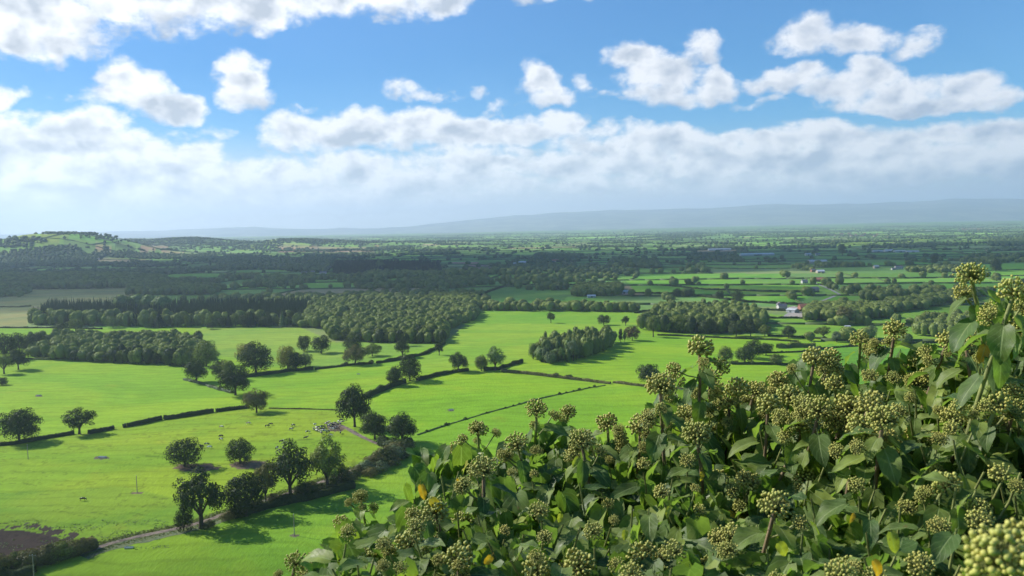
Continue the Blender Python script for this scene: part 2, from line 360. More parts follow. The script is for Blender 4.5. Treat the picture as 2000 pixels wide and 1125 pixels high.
def build_hills():
    """the far range, 16 to 25 km away"""
    prof = [(-700,452),(0,458),(250,452),(350,449),(500,444),(650,448),(800,441),(900,432),(1000,421),(1100,415),(1200,410),(1300,409),(1400,406),(1450,401),(1520,399),(1600,400),(1700,397),(1790,393),(1860,389),(1920,388),(2000,389),(2150,385),(2600,388)]
    pxs = np.linspace(-700, 2600, 520); top = np.interp(pxs, [p[0] for p in prof], [p[1] for p in prof]) + (fbm(pxs / 60, pxs * 0, 61, 4) - .5) * 5
    ks = np.linspace(0, 1, 34); P, Kk = np.meshgrid(pxs, ks)
    Y = 15500 + 8500 * Kk; X = (P - 1000) / F * Y
    rx_, ry_, rz_ = ray(pxs, top); RX, RZ = rx_ / ry_, rz_ / ry_; X = RX[None, :] * Y
    base = height((P - 1000) / F * 16000, P * 0 + 16000)
    zt = (CH + RZ * 24000)[None, :]
    rise = np.clip(sm(0, 1, Kk) , 0, 1)
    fh = sm(.15, .38, Kk) * (1 - sm(.38, .6, Kk)) * 110 * sm(900, 2000, P) * (.4 + fbm(P / 130, Kk, 8, 3))
    Z = (base - 30) * (1 - rise) + zt * rise + fh + (fbm(P / 50, Kk * 9, 71, 4) - .5) * 80 * sm(0, .3, Kk) * (1 - sm(.85, 1, Kk))
    back = np.stack([X[-1] * 1.05, Y[-1] * 1.05, Z[-1] * 0 + 5], -1)
    V = np.concatenate([np.stack([X, Y, Z], -1).reshape(-1, 3), back]); n = len(pxs)
    idx = np.arange(len(V)).reshape(-1, n); q = np.stack([idx[:-1, :-1], idx[:-1, 1:], idx[1:, 1:], idx[1:, :-1]], -1).reshape(-1, 4)
    me = bpy.data.meshes.new('hills'); fill_mesh(me, V, q, True)
    ob = bpy.data.objects.new('hills', me); sc.collection.objects.link(ob); ob['kind'] = 'structure'
    m = bpy.data.materials.new('upland'); m.use_nodes = True; t = m.node_tree; K = dict(nt=t); bs = t.nodes['Principled BSDF']
    g = t.nodes.new('ShaderNodeNewGeometry'); n_ = NZ(g.outputs['Position'], .0012, 6, .65, .6, **K)
    t.links.new(MX(MR(n_, .42, .62, 0, 1, **K), RGB(.07, .085, .07), RGB(.17, .18, .13), **K), bs.inputs['Base Color']); bs.inputs['Roughness'].default_value = 1
    me.materials.append(m)
build_hills()

# ------------------------------------------------------------------ cumulus overhead, high above the view, shading the country below
def cloud_over(gx, gy, rx, ry, alpha, seed, alt=2100.0):
    cx, cy = gx + SUN.x / SUN.z * alt, gy + SUN.y / SUN.z * alt
    nu, nv = 96, 48; th = np.linspace(0, 2 * np.pi, nu, endpoint=False); ph = np.linspace(-1, 1, nv) * np.pi / 2
    TH, PH = np.meshgrid(th, ph); dx, dy, dz = np.cos(TH) * np.cos(PH), np.sin(TH) * np.cos(PH), np.sin(PH)
    wob = 1 + (fbm(dx * 2.2 + 9, dy * 2.2 + dz + 5, seed, 4) - .5) * .9
    X = dx * rx * wob; Y = dy * ry * wob
    H = np.clip(1 - (dx ** 2 + dy ** 2), 0, 1) ** .5
    Z = np.where(dz > 0, 300 * H * (.5 + fbm(dx * 5 + 3, dy * 5, seed + 3, 4)), -40 * H)
    me = bpy.data.meshes.new('cloud'); idx = np.arange(nu * nv).reshape(nv, nu)
    q = np.stack([idx[:-1], np.roll(idx[:-1], -1, 1), np.roll(idx[1:], -1, 1), idx[1:]], -1).reshape(-1, 4)
    fill_mesh(me, np.stack([X, Y, Z], -1).reshape(-1, 3), q, True)
    rr = np.sqrt(dx ** 2 + dy ** 2)
    at = me.attributes.new('core', 'FLOAT', 'POINT'); at.data.foreach_set('value', (1 - rr).ravel().astype(np.float32))
    ob = bpy.data.objects.new('cloud', me); sc.collection.objects.link(ob); ob.location = (cx, cy, alt); ob['kind'] = 'structure'
    m = bpy.data.materials.new('cloud'); m.use_nodes = True; t = m.node_tree; t.nodes.clear(); K = dict(nt=t)
    a = t.nodes.new('ShaderNodeAttribute'); a.attribute_name = 'core'
    g = t.nodes.new('ShaderNodeNewGeometry'); n_ = NZ(V_('MULTIPLY', g.outputs['Position'], (1, 1, 0), **K), .0035, 5, .6, **K)
    al = M_('MULTIPLY', MR(M_('ADD', a.outputs['Fac'], M_('MULTIPLY', M_('SUBTRACT', n_, .5, **K), .5, **K), **K), .02, .16, 0, 1, **K), alpha, **K)
    df = t.nodes.new('ShaderNodeBsdfDiffuse'); df.inputs[0].default_value = RGB(.85, .86, .88)
    tr = t.nodes.new('ShaderNodeBsdfTransparent'); mx = t.nodes.new('ShaderNodeMixShader'); o = t.nodes.new('ShaderNodeOutputMaterial')
    t.links.new(al, mx.inputs[0]); t.links.new(tr.outputs[0], mx.inputs[1]); t.links.new(df.outputs[0], mx.inputs[2]); t.links.new(mx.outputs[0], o.inputs[0])
    me.materials.append(m)
# (ground centre, radii, opacity): what each one shades
for i, c in enumerate([(-1150, 2300, 1500, 1020, .60), (300, 2750, 900, 900, .56), (1500, 2500, 1100, 950, .50), (760, 1130, 330, 270, .42), (-190, 225, 150, 62, .34), (-80, 1420, 330, 200, .5)]):
    cloud_over(*c, seed=100 + i * 7)

# ------------------------------------------------------------------ haze
def build_haze():
    bm = bmesh.new(); bmesh.ops.create_cube(bm, size=1.0); me = bpy.data.meshes.new('haze'); 
    x0, x1, y0, y1, z0, z1 = -26500, 26500, -3000, 29500, -30, 900
    for v in bm.verts: v.co = (x1 if v.co.x > 0 else x0, y1 if v.co.y > 0 else y0, z1 if v.co.z > 0 else z0)
    bm.to_mesh(me); bm.free(); ob = bpy.data.objects.new('haze', me); sc.collection.objects.link(ob)
    ob['kind'] = 'stuff'; ob['label'] = 'pale blue haze lying over the far plain and hills'; ob['category'] = 'haze'
    m = bpy.data.materials.new('haze'); m.use_nodes = True; t = m.node_tree; t.nodes.clear()
    v = t.nodes.new('ShaderNodeVolumePrincipled'); v.inputs['Density'].default_value = HAZE; v.inputs['Color'].default_value = RGB(.64, .785, 1.0)
    v.inputs['Anisotropy'].default_value = .35
    o = t.nodes.new('ShaderNodeOutputMaterial'); t.links.new(v.outputs[0], o.inputs['Volume']); me.materials.append(m)
HAZE = 7.2e-5
build_haze()
# ------------------------------------------------------------------ helpers for things
def mat(name, rgb, rough=.8, spec=.3, nscale=0, namp=.2):
    m = bpy.data.materials.new(name); m.use_nodes = True; t = m.node_tree; b = t.nodes['Principled BSDF']
    b.inputs['Roughness'].default_value = rough; b.inputs['Specular IOR Level'].default_value = spec
    if nscale:
        tcn = t.nodes.new('ShaderNodeTexCoord'); n = NZ(tcn.outputs['Object'], nscale, 4, .6, nt=t)
        lo = RGB(*[c * (1 - namp) for c in rgb]); hi = RGB(*[min(1, c * (1 + namp)) for c in rgb])
        t.links.new(MX(MR(n, .35, .65, 0, 1, nt=t), lo, hi, nt=t), b.inputs['Base Color'])
    else: b.inputs['Base Color'].default_value = RGB(*rgb)
    return m
def new_obj(name, me, parent=None):
    o = bpy.data.objects.new(name, me); sc.collection.objects.link(o)
    if parent is not None: o.parent = parent
    return o
def tag(o, label, cat, group=None, kind=None):
    if label: o['label'] = label
    if cat: o['category'] = cat
    if group: o['group'] = group
    if kind: o['kind'] = kind
    return o
def thing(name, label, cat, loc, rz=0.0, group=None, scale=None):
    o = new_obj(name, None); o.location = loc; o.rotation_euler = (0, 0, rz); o.empty_display_size = .5
    if scale is not None: o.scale = scale
    return tag(o, label, cat, group)

def foliage_mat(name, rgb, var=.35, trans=.14, warm=(1.25, 1.12, .8)):
    m = bpy.data.materials.new(name); m.use_nodes = True; t = m.node_tree; t.nodes.clear(); K = dict(nt=t)
    tcn = t.nodes.new('ShaderNodeTexCoord'); oi = t.nodes.new('ShaderNodeObjectInfo')
    p = V_('ADD', tcn.outputs['Object'], V_('SCALE', (7.1, 3.3, 5.7), s=oi.outputs['Random'], **K), **K)
    n = NZ(p, 5.0, 3, .6, **K); n2 = NZ(p, 26.0, 2, .6, **K)
    f = M_('ADD', M_('MULTIPLY', MR(n, .35, .65, -1, 1, **K), var * .6, **K), M_('MULTIPLY', MR(n2, .3, .7, -1, 1, **K), var * .6, **K), **K)
    ta = t.nodes.new('ShaderNodeAttribute'); ta.attribute_name = 'tone'
    f = M_('ADD', f, M_('MULTIPLY', M_('SUBTRACT', M_('ADD', oi.outputs['Random'], ta.outputs['Fac'], **K), .5, **K), .34, **K), **K)
    base = V_('SCALE', RGB(*rgb)[:3], s=M_('ADD', 1.0, f, **K), **K)
    base = MX(MR(n, .5, .75, 0, .8, **K), base, V_('MULTIPLY', base, warm, **K), **K)
    d = t.nodes.new('ShaderNodeBsdfDiffuse'); t.links.new(base, d.inputs[0])
    tr = t.nodes.new('ShaderNodeBsdfTranslucent'); t.links.new(V_('MULTIPLY', base, (1.3, 1.5, .6), **K), tr.inputs[0])
    g = t.nodes.new('ShaderNodeBsdfGlossy'); g.inputs['Roughness'].default_value = .45; g.inputs[0].default_value = RGB(.3, .33, .35)
    mx = t.nodes.new('ShaderNodeMixShader'); mx.inputs[0].default_value = trans; t.links.new(d.outputs[0], mx.inputs[1]); t.links.new(tr.outputs[0], mx.inputs[2])
    m2 = t.nodes.new('ShaderNodeMixShader'); m2.inputs[0].default_value = .035; t.links.new(mx.outputs[0], m2.inputs[1]); t.links.new(g.outputs[0], m2.inputs[2])
    o = t.nodes.new('ShaderNodeOutputMaterial'); t.links.new(m2.outputs[0], o.inputs[0]); return m
FM = dict(dark=foliage_mat('oak foliage', (.044, .064, .018)), mid=foliage_mat('broadleaf foliage', (.130, .165, .036), .5),
          light=foliage_mat('willow foliage', (.125, .180, .060)), yellow=foliage_mat('autumn foliage', (.19, .17, .03)),
          red=foliage_mat('copper foliage', (.10, .065, .035)), conifer=foliage_mat('conifer foliage', (.032, .058, .026), .25),
          brown=foliage_mat('bramble foliage', (.13, .125, .045)), grey=foliage_mat('grey willow foliage', (.13, .17, .09)),
          wood=foliage_mat('woodland foliage', (.135, .172, .044), .55), far=foliage_mat('distant woodland', (.075, .112, .036)))
BARK = mat('bark', (.085, .068, .050), .95, .1, 6, .35)

# ------------------------------------------------------------------ crowns, one unit high
def cards(P_, Nn, s, rng, aspect=.7):
    """irregular four-cornered leaf sprays at P_ facing Nn"""
    n = len(P_); Nn = Nn + rng.normal(0, .36, (n, 3)); Nn /= np.linalg.norm(Nn, axis=1)[:, None] + 1e-9
    a = np.cross(Nn, rng.normal(0, 1, (n, 3))); a /= np.linalg.norm(a, axis=1)[:, None] + 1e-9; b = np.cross(Nn, a)
    s = (s * rng.uniform(.55, 1.35, n))[:, None]
    c = [P_ + a * s * rng.uniform(.7, 1.3, (n, 1)), P_ + b * s * aspect * rng.uniform(.6, 1.3, (n, 1)), P_ - a * s * rng.uniform(.7, 1.3, (n, 1)), P_ - b * s * aspect * rng.uniform(.6, 1.3, (n, 1))]
    c[0] = c[0] - Nn * s * .3; c[2] = c[2] - Nn * s * .3
    V = np.stack(c, 1).reshape(-1, 3); Q = np.arange(4 * n).reshape(-1, 4); return V, Q
def fib(n, rng):
    i = np.arange(n) + .5; ph = np.arccos(1 - 2 * i / n); th = np.pi * (1 + 5 ** .5) * i + rng.uniform(0, 6)
    return np.stack([np.cos(th) * np.sin(ph), np.sin(th) * np.sin(ph), np.cos(ph)], -1)
def crown(seed, kind, nl, nc, s, cw=.7, lk=1.0):
    rng = np.random.RandomState(seed)
    if kind == 'conifer':
        k = rng.rand(nc) ** .7; z = .10 + .90 * (1 - k); r = .26 * k * rng.uniform(.55, 1.0, nc) * (1 + .25 * np.sin(z * 60)); th = rng.uniform(0, 6.283, nc)
        P_ = np.stack([r * np.cos(th), r * np.sin(th), z - r * .2], -1); Nn = np.stack([np.cos(th), np.sin(th), np.full(nc, .55)], -1)
        return cards(P_, Nn, s, rng)
    rx, rz, zc, lr = dict(round=(.43, .43, .50, .17), broad=(.52, .40, .50, .16), tall=(.27, .47, .49, .14), open=(.45, .41, .54, .13), bush=(.50, .44, .40, .20), dome=(.47, .45, .47, .18))[kind]
    D_ = fib(nl, rng) + rng.normal(0, .18, (nl, 3)); D_ /= np.linalg.norm(D_, axis=1)[:, None]
    keep = D_[:, 2] > (-.75 if kind != 'open' else -.55); D_ = D_[keep]
    k = rng.uniform(.55, 1.0, len(D_)) if kind == 'open' else rng.uniform(.62, .90, len(D_))
    C_ = D_ * k[:, None] * np.array([rx, rx, rz]); C_[:, 2] += zc
    C_[:, 0] *= rng.uniform(.9, 1.12); C_[:, 1] *= rng.uniform(.9, 1.12)
    if kind == 'round' or kind == 'dome': C_[:, 2] = np.where(C_[:, 2] < .28, C_[:, 2] * .6 + .08, C_[:, 2])
    Rr = lr * lk * rng.uniform(.65, 1.25, len(C_))
    C_ = np.concatenate([C_, [[0, 0, zc]]]); Rr = np.append(Rr, min(rx, rz) * (.55 if kind == 'open' else .72))
    w = Rr ** 2; w = w / w.sum(); cnt = np.maximum(4, (w * nc).astype(int)); Ps, Ns = [], []
    for c, r, m in zip(C_, Rr, cnt):
        d = rng.normal(0, 1, (m, 3)); d /= np.linalg.norm(d, axis=1)[:, None]
        d[:, 2] = np.where(rng.rand(m) < .3, np.abs(d[:, 2]), d[:, 2])
        p = c + d * r * np.array([1, 1, .82]) * rng.uniform(.72, 1.06, (m, 1)); Ps.append(p); Ns.append(d)
    P_ = np.concatenate(Ps); Nn = np.concatenate(Ns)
    ctr = np.array([0, 0, zc]); Nn = Nn + (P_ - ctr) / np.linalg.norm((P_ - ctr) + 1e-6, axis=1)[:, None] * cw
    return cards(P_, Nn, s, rng)
def tubes(segs, sides=6):
    V, Q = [], []
    for (a, b, ra, rb) in segs:
        a, b = np.array(a, float), np.array(b, float); d = b - a; d /= np.linalg.norm(d) + 1e-9
        u = np.cross(d, [.3, .9, .2]); u /= np.linalg.norm(u); w = np.cross(d, u); o = len(V) * 1
        base = sum(len(v) for v in V); th = np.arange(sides) / sides * 2 * np.pi
        ring = np.cos(th)[:, None] * u + np.sin(th)[:, None] * w
        V.append(np.concatenate([a + ring * ra, b + ring * rb]))
        for i in range(sides): j = (i + 1) % sides; Q.append((base + i, base + j, base + sides + j, base + sides + i))
    return np.concatenate(V), np.array(Q)
def trunk(seed, kind):
    rng = random.Random(seed); zc = dict(round=.27, broad=.26, tall=.20, open=.26, bush=.10, dome=.22, conifer=.9)[kind]
    if kind == 'conifer': segs = [((0, 0, -.02), (0, 0, .5), .022, .014), ((0, 0, .5), (0, 0, .97), .014, .003)]
    else:
        r0 = .035 if kind != 'open' else .042; segs = [((0, 0, -.03), (.004, 0, .06), r0 * 1.5, r0), ((.004, 0, .06), (.01, .005, zc), r0, r0 * .8)]
        for i in range(7):
            a = i / 7 * 6.283 + rng.uniform(-.3, .3); m = (math.cos(a) * .13, math.sin(a) * .13, zc + rng.uniform(.10, .2)); e = (math.cos(a) * rng.uniform(.26, .36), math.sin(a) * rng.uniform(.26, .36), zc + rng.uniform(.2, .42))
            segs += [((.01, .005, zc - rng.uniform(0, .06)), m, r0 * .55, r0 * .36), (m, e, r0 * .36, r0 * .12)]
        segs.append(((.01, .005, zc), (0, 0, .8), r0 * .7, r0 * .2))
    return tubes(segs)
def mesh_of(name, VQ, m, smooth=False):
    me = bpy.data.meshes.new(name); fill_mesh(me, VQ[0], VQ[1], smooth); me.materials.append(m); return me
KINDS = ['round', 'broad', 'tall', 'open', 'bush', 'dome', 'conifer']
PRO = {}
for ki, k_ in enumerate(KINDS):
    for v_ in range(4 if k_ in ('round', 'broad', 'open', 'dome') else 2):
        big = dict(round=(34, 6200, .020), broad=(40, 6000, .020), tall=(34, 4200, .021), open=(46, 4700, .020), bush=(26, 4000, .024), dome=(40, 4600, .021), conifer=(0, 2600, .026))[k_]
        PRO[k_, v_] = (mesh_of('crown', crown(40 + ki * 9 + v_, k_, *big), FM['dark']), mesh_of('trunk', trunk(ki * 5 + v_, k_), BARK))
NV = {k: (4 if k in ('round', 'broad', 'open', 'dome') else 2) for k in KINDS}
# small lumpy crowns for the far country
def lump(seed, sub):
    bm = bmesh.new(); bmesh.ops.create_icosphere(bm, subdivisions=sub, radius=.5); r = random.Random(seed)
    ph = [r.uniform(0, 6) for _ in range(6)]
    for v in bm.verts:
        c = v.co.copy(); k = 1 + .18 * math.sin(c.x * 9 + ph[0]) + .16 * math.sin(c.y * 10 + ph[1]) + .14 * math.sin(c.z * 11 + ph[2]) + r.uniform(-.12, .12)
        v.co = Vector((c.x * k, c.y * k, c.z * k * .85 + .42))
    V = np.array([v.co[:] for v in bm.verts]); bm.verts.index_update(); T = np.array([[v.index for v in f.verts] for f in bm.faces]); bm.free(); return V, T
LUMP2 = [lump(i, 2) for i in range(4)]; LUMP1 = [lump(i + 9, 1) for i in range(4)]
def low_crown(seed, kind, nc, sz):
    """solid lobed crown under a skin of leaf sprays, for trees seen from far off; all triangles"""
    rng = np.random.RandomState(seed)
    if kind == 'conifer':
        V, Q = crown(seed, kind, 0, nc, sz); return V, np.concatenate([Q[:, [0, 1, 2]], Q[:, [0, 2, 3]]])
    rx, rz, zc = dict(dome=(.46, .36, .60), round=(.43, .42, .56), tall=(.30, .45, .53), bush=(.5, .45, .45))[kind]
    V, T = ico3; ph = rng.uniform(0, 6.28, 9)
    def disp(D_): 
        return 1 + .10 * np.sin(D_[:, 0] * 4.2 + ph[0]) * np.cos(D_[:, 1] * 4 + ph[1]) + .10 * np.sin(D_[:, 1] * 7 + ph[2] + D_[:, 2] * 5) * np.sin(D_[:, 0] * 6 + ph[3]) + .05 * np.sin(D_[:, 2] * 13 + ph[4]) * np.sin(D_[:, 0] * 12 + ph[5] + D_[:, 1] * 9)
    k = disp(V) + rng.normal(0, .035, len(V)); C_ = V * k[:, None] * np.array([rx, rx, rz]); C_[:, 2] += zc; C_[C_[:, 2] < zc - .2, 2] -= .16
    D_ = rng.normal(0, 1, (nc, 3)); D_ /= np.linalg.norm(D_, axis=1)[:, None]; P_ = D_ * disp(D_)[:, None] * np.array([rx, rx, rz]) * rng.uniform(.93, 1.12, (nc, 1)); P_[:, 2] += zc
    Nn = D_ + rng.normal(0, .30, D_.shape); W, Q = cards(P_, Nn * 2.2, sz, rng)
    return np.concatenate([C_, W]), np.concatenate([T, Q[:, [0, 1, 2]] + len(C_), Q[:, [0, 2, 3]] + len(C_)])
bm = bmesh.new(); bmesh.ops.create_icosphere(bm, subdivisions=3, radius=1); ico3 = (np.array([v.co[:] for v in bm.verts]), np.array([[v.index for v in f.verts] for f in bm.faces])); bm.free()
LOW = {k: [low_crown(900 + i * 3, k, n_, s_) for i in range(4)] for k, n_, s_ in (('dome', 560, .050), ('round', 560, .048), ('conifer', 300, .05), ('tall', 520, .050), ('bush', 380, .05))}
for v_ in range(4): PRO['wood', v_] = (mesh_of('crown', LOW['dome'][v_], FM['dark'], True), PRO['dome', v_][1]); PRO['pillar', v_] = (mesh_of('crown', LOW['tall'][v_], FM['dark'], True), PRO['tall', v_ % 2][1])
NV['wood'] = 4; NV['pillar'] = 4
class Merge:
    def __init__(s): s.V, s.Q, s.n, s.T = [], [], 0, []
    def add(s, VQ, x, y, z, w, h, rot):
        V, Q = VQ; c, n = math.cos(rot), math.sin(rot)
        W = np.empty_like(V); W[:, 0] = (V[:, 0] * c - V[:, 1] * n) * w + x; W[:, 1] = (V[:, 0] * n + V[:, 1] * c) * w + y; W[:, 2] = V[:, 2] * h + z
        s.V.append(W); s.Q.append(Q + s.n); s.n += len(V); s.T.append(np.full(len(V), random.random() * 1.6 - .8, np.float32))
    def build(s, name, m, smooth=False):
        me = bpy.data.meshes.new(name); fill_mesh(me, np.concatenate(s.V), np.concatenate(s.Q), smooth); me.materials.append(m)
        if s.T: me.attributes.new('tone', 'FLOAT', 'POINT').data.foreach_set('value', np.concatenate(s.T))
        return new_obj(name, me)
random.seed(3)
TREES = 0
def tree(name, kind, m, x, y, z, w, h, label, group=None, cat='tree', seed=None, with_trunk=True):
    global TREES
    TREES += 1; r = random.Random(TREES * 7 + 1 if seed is None else seed); v = r.randrange(NV[kind])
    nat = dict(round=.98, broad=1.15, tall=.66, open=1.05, bush=1.2, dome=1.12, conifer=.55, wood=1.0, pillar=.62)[kind]
    t = thing(name, label, cat, (x, y, z - .15), r.uniform(0, 6.28), group, (w / nat, w / nat, h))
    c = new_obj('crown', PRO[kind, v][0], t); c.material_slots[0].link = 'OBJECT'; c.material_slots[0].material = FM[m]
    if kind in ('round', 'broad', 'dome'): c.location = (0, 0, -.055); c.scale = (1.04, 1.04, 1.07)
    if with_trunk: new_obj('trunk', PRO[kind, v][1], t)
    return t

# single trees read off the photo: foot column, foot row, width, height (photo pixels), crown shape, foliage, name, label
TR = [
 (38,864,74,62,'round','dark','oak_tree','big round oak at the far left end of the clipped field hedge'),
 (155,848,60,46,'open','dark','oak_tree','oak with bare lower trunk standing in the hedge gap beside the round oak'),
 (361,912,74,52,'dome','dark','oak_tree','squat dark oak casting shadow on bare soil, left of the pair in the cow pasture'),
 (469,905,58,48,'dome','dark','oak_tree','smaller dark oak on bare soil, right of the pair in the cow pasture'),
 (501,806,46,44,'round','brown','oak_tree','olive tinted oak at the right end of the long clipped hedge'),
 (693,834,66,74,'round','dark','oak_tree','tall dark oak where the farm track meets the herd of cows'),
 (732,858,56,50,'round','dark','oak_tree','dark oak between the tall track oak and the one by the shrub bank'),
 (786,866,62,54,'round','dark','oak_tree','round oak above the right end of the brown shrub bank'),
 (393,1032,104,100,'open','dark','oak_tree','largest oak, nearest on the track side, with daylight under its crown'),
 (359,1036,38,52,'bush','dark','holly_tree','small dark holly at the left foot of the largest trackside oak'),
 (481,1008,76,80,'round','dark','ivy_clad_tree','dark ivy clad tree just right of the largest trackside oak'),
 (519,985,50,76,'open','brown','hawthorn_tree','brownish slender tree leaning between the ivy clad tree and the spreading oak'),
 (568,974,100,98,'open','dark','oak_tree','spreading dark oak in the middle of the trackside row'),
 (640,958,78,92,'open','mid','ash_tree','lacy paler ash at the right end of the trackside row'),
 (668,948,44,44,'bush','dark','holly_tree','low dark holly under the lacy ash beside the track'),
 (600,972,50,34,'bush','dark','hawthorn_tree','low thorn filling the gap between spreading oak and lacy ash'),
 (1266,752,42,40,'round','dark','oak_tree','single dark round oak on the hedge right of the walled field'),
 (770,754,32,34,'round','dark','oak_tree','small oak at the bend of the dark hedge, left of its larger twin'),
 (801,744,54,50,'dome','dark','oak_tree','bushy oak with ragged crown on the bend of the dark hedge'),
 (896,726,38,36,'broad','dark','oak_tree','flat topped oak on the hedge before the two pale willows'),
 (940,724,30,28,'round','mid','willow_tree','small green willow left of the pale willow on the hedge'),
 (967,724,44,42,'open','light','willow_tree','pale willow with open crown on the hedge'),
 (594,686,30,32,'dome','dark','oak_tree','oak with swept crown, left of the two below the thick wood'),
 (628,690,38,34,'broad','dark','oak_tree','broad oak on a leaning trunk, right of the two below the thick wood'),
 (690,690,38,32,'dome','dark','oak_tree','dark domed oak behind the yellowish one in the pale pasture'),
 (694,712,48,36,'broad','brown','oak_tree','yellowish olive broad oak in the low hedge of the pale pasture'),
 (727,696,36,24,'broad','mid','hawthorn_tree','low spreading thorn just right of the yellowish oak'),
 (786,698,34,32,'open','dark','oak_tree','ragged oak on the hedge under the corner of the thick wood'),
 (792,676,20,26,'open','dark','oak_tree','thin oak close against the front of the thick wood'),
 (858,694,20,24,'open','dark','oak_tree','small oak at the top of the hedge by the corner of the thick wood'),
 (384,747,42,44,'round','dark','oak_tree','oak below the right tip of the left wood'),
 (403,716,52,48,'dome','mid','oak_tree','green domed oak touching the right tip of the left wood'),
 (460,772,56,54,'round','dark','oak_tree','round dark oak alone on the dip right of the long left field'),
 (430,736,42,34,'bush','dark','hawthorn_tree','thorn bush behind the round dark oak'),
 (448,742,44,40,'bush','mid','hawthorn_tree','greener thorn against the left side of the autumn clump'),
 (500,728,72,56,'dome','dark','oak_tree','dark oak in the autumn clump'),
 (484,708,52,36,'dome','yellow','maple_tree','bright yellow topped maple at the back of the autumn clump'),
 (562,722,46,44,'dome','yellow','maple_tree','golden maple right of the dark oak in the autumn clump'),
 (578,722,40,36,'bush','dark','hawthorn_tree','dark thorn in front of the golden maple'),
 (597,716,30,28,'bush','grey','willow_tree','grey willow at the right end of the autumn clump'),
 (10,700,50,46,'dome','dark','oak_tree','tall dark oak cut by the left edge below the strip field'),
 (38,688,40,36,'dome','dark','oak_tree','second dark oak in from the left edge below the strip field'),
 (67,690,40,38,'round','dark','oak_tree','round oak between the left edge trees and the left wood'),
 (36,722,38,38,'round','dark','oak_tree','round dark oak at the left edge above the long field'),
 (8,730,36,36,'open','mid','ash_tree','pale ash at the left edge above the long field'),
 (4,752,26,16,'bush','dark','hawthorn_tree','low thorn at the left edge of the long field'),
 (122,655,30,26,'dome','dark','oak_tree','small oak on the strip field just left of the taller one above the wood'),
 (148,648,26,24,'round','mid','oak_tree','round oak standing up above the left part of the left wood'),
 (221,640,28,20,'dome','light','willow_tree','pale round willow showing above the left wood'),
 (412,643,18,14,'broad','dark','hawthorn_tree','tiny flat thorn on the pasture before the conifer wood'),
 (1076,631,18,20,'open','dark','oak_tree','leftmost of the three small oaks alone in the upper pasture'),
 (1179,635,26,20,'broad','dark','oak_tree','flat crowned middle one of the three small oaks in the upper pasture'),
 (1222,636,18,18,'open','dark','oak_tree','rightmost of the three small oaks alone in the upper pasture'),
 (1212,668,9,26,'tall','dark','poplar_tree','thin upright tree right of the pale willow grove'),
 (1220,668,7,22,'tall','mid','poplar_tree','thinnest upright tree beside the copper coloured one'),
 (1235,665,30,28,'broad','red','copper_beech','copper coloured tree right of the thin upright trees'),
 (1276,658,28,38,'open','mid','ash_tree','ash on bare trunk before the left end of the round wood'),
 (1325,648,46,34,'dome','mid','oak_tree','pale domed oak before the middle of the round wood'),
 (1382,652,40,30,'dome','dark','oak_tree','broad dark oak before the right half of the round wood'),
 (1438,657,34,28,'broad','dark','oak_tree','spreading oak right of the round wood on the shadowed grass'),
 (1466,657,24,20,'open','dark','hawthorn_tree','low thorn right of the spreading oak by the round wood'),
 (1494,657,26,22,'broad','mid','oak_tree','second oak right of the round wood, left of the stray shadowed strip'),
 (1418,708,34,30,'dome','mid','oak_tree','leftmost oak of the loose row behind the top ivy sprig'),
 (1455,708,40,30,'dome','dark','oak_tree','dark oak in the middle of the loose row behind the top ivy sprig'),
 (1470,700,46,36,'dome','dark','oak_tree','largest oak of the loose row behind the top ivy sprig'),
 (1496,694,28,24,'round','dark','oak_tree','small oak closing the right of the loose row'),
 (1540,660,28,22,'round','dark','oak_tree','dark round oak on the far side of the bright pasture at right'),
 (1595,652,12,10,'bush','dark','hawthorn_tree','tiny thorn left of the pale oaks at right'),
 (1608,662,30,24,'open','mid','oak_tree','olive oak left of three greyish trees at right'),
 (1634,668,20,20,'tall','grey','willow_tree','upright grey willow between two oaks at right'),
 (1655,666,28,26,'dome','grey','willow_tree','round grey willow beside the upright one at right'),
 (1700,660,28,24,'dome','grey','willow_tree','grey willow peeping over an ivy flower head'),
 (1650,634,40,34,'open','brown','oak_tree','olive oak in front of the dark wood by the red farm'),
 (1590,712,60,36,'bush','grey','willow_tree','wide grey willow behind the ivy at the right hedge'),
 (1516,712,30,22,'bush','mid','hawthorn_tree','green thorn at the end of the right hand hedge'),
 (1440,590,26,22,'dome','dark','oak_tree','oak alone in the shaded green field beyond the round wood'),
 (1406,586,16,18,'round','dark','oak_tree','smaller oak left of the lone one beyond the round wood'),
 (1345,580,18,14,'dome','dark','oak_tree','right hand tree of the hedge pair beyond the round wood'),
 (1322,580,22,16,'dome','dark','oak_tree','left hand tree of the hedge pair beyond the round wood'),
 (743,532,16,26,'tall','light','poplar_tree','pale upright poplar before the black plantation'),
 (1645,499,15,22,'tall','mid','poplar_tree','tall dark tree left of the long farm sheds'),
 (1945,530,22,24,'dome','dark','oak_tree','round oak in the shaded plain right of the top ivy sprig'),
 (1825,518,14,20,'round','dark','oak_tree','small round oak right of the white farmhouse'),
]
def size_m(px, d): return px * d / F * 1.03
for (fx, fy, w, h, k_, m_, nm, lb) in TR:
    x, y, z = hit(fx, fy); d = math.hypot(y, CH)
    tree(nm, k_, m_, x, y, z, size_m(w, d) * 1.0, size_m(h, d) * 1.10, lb)

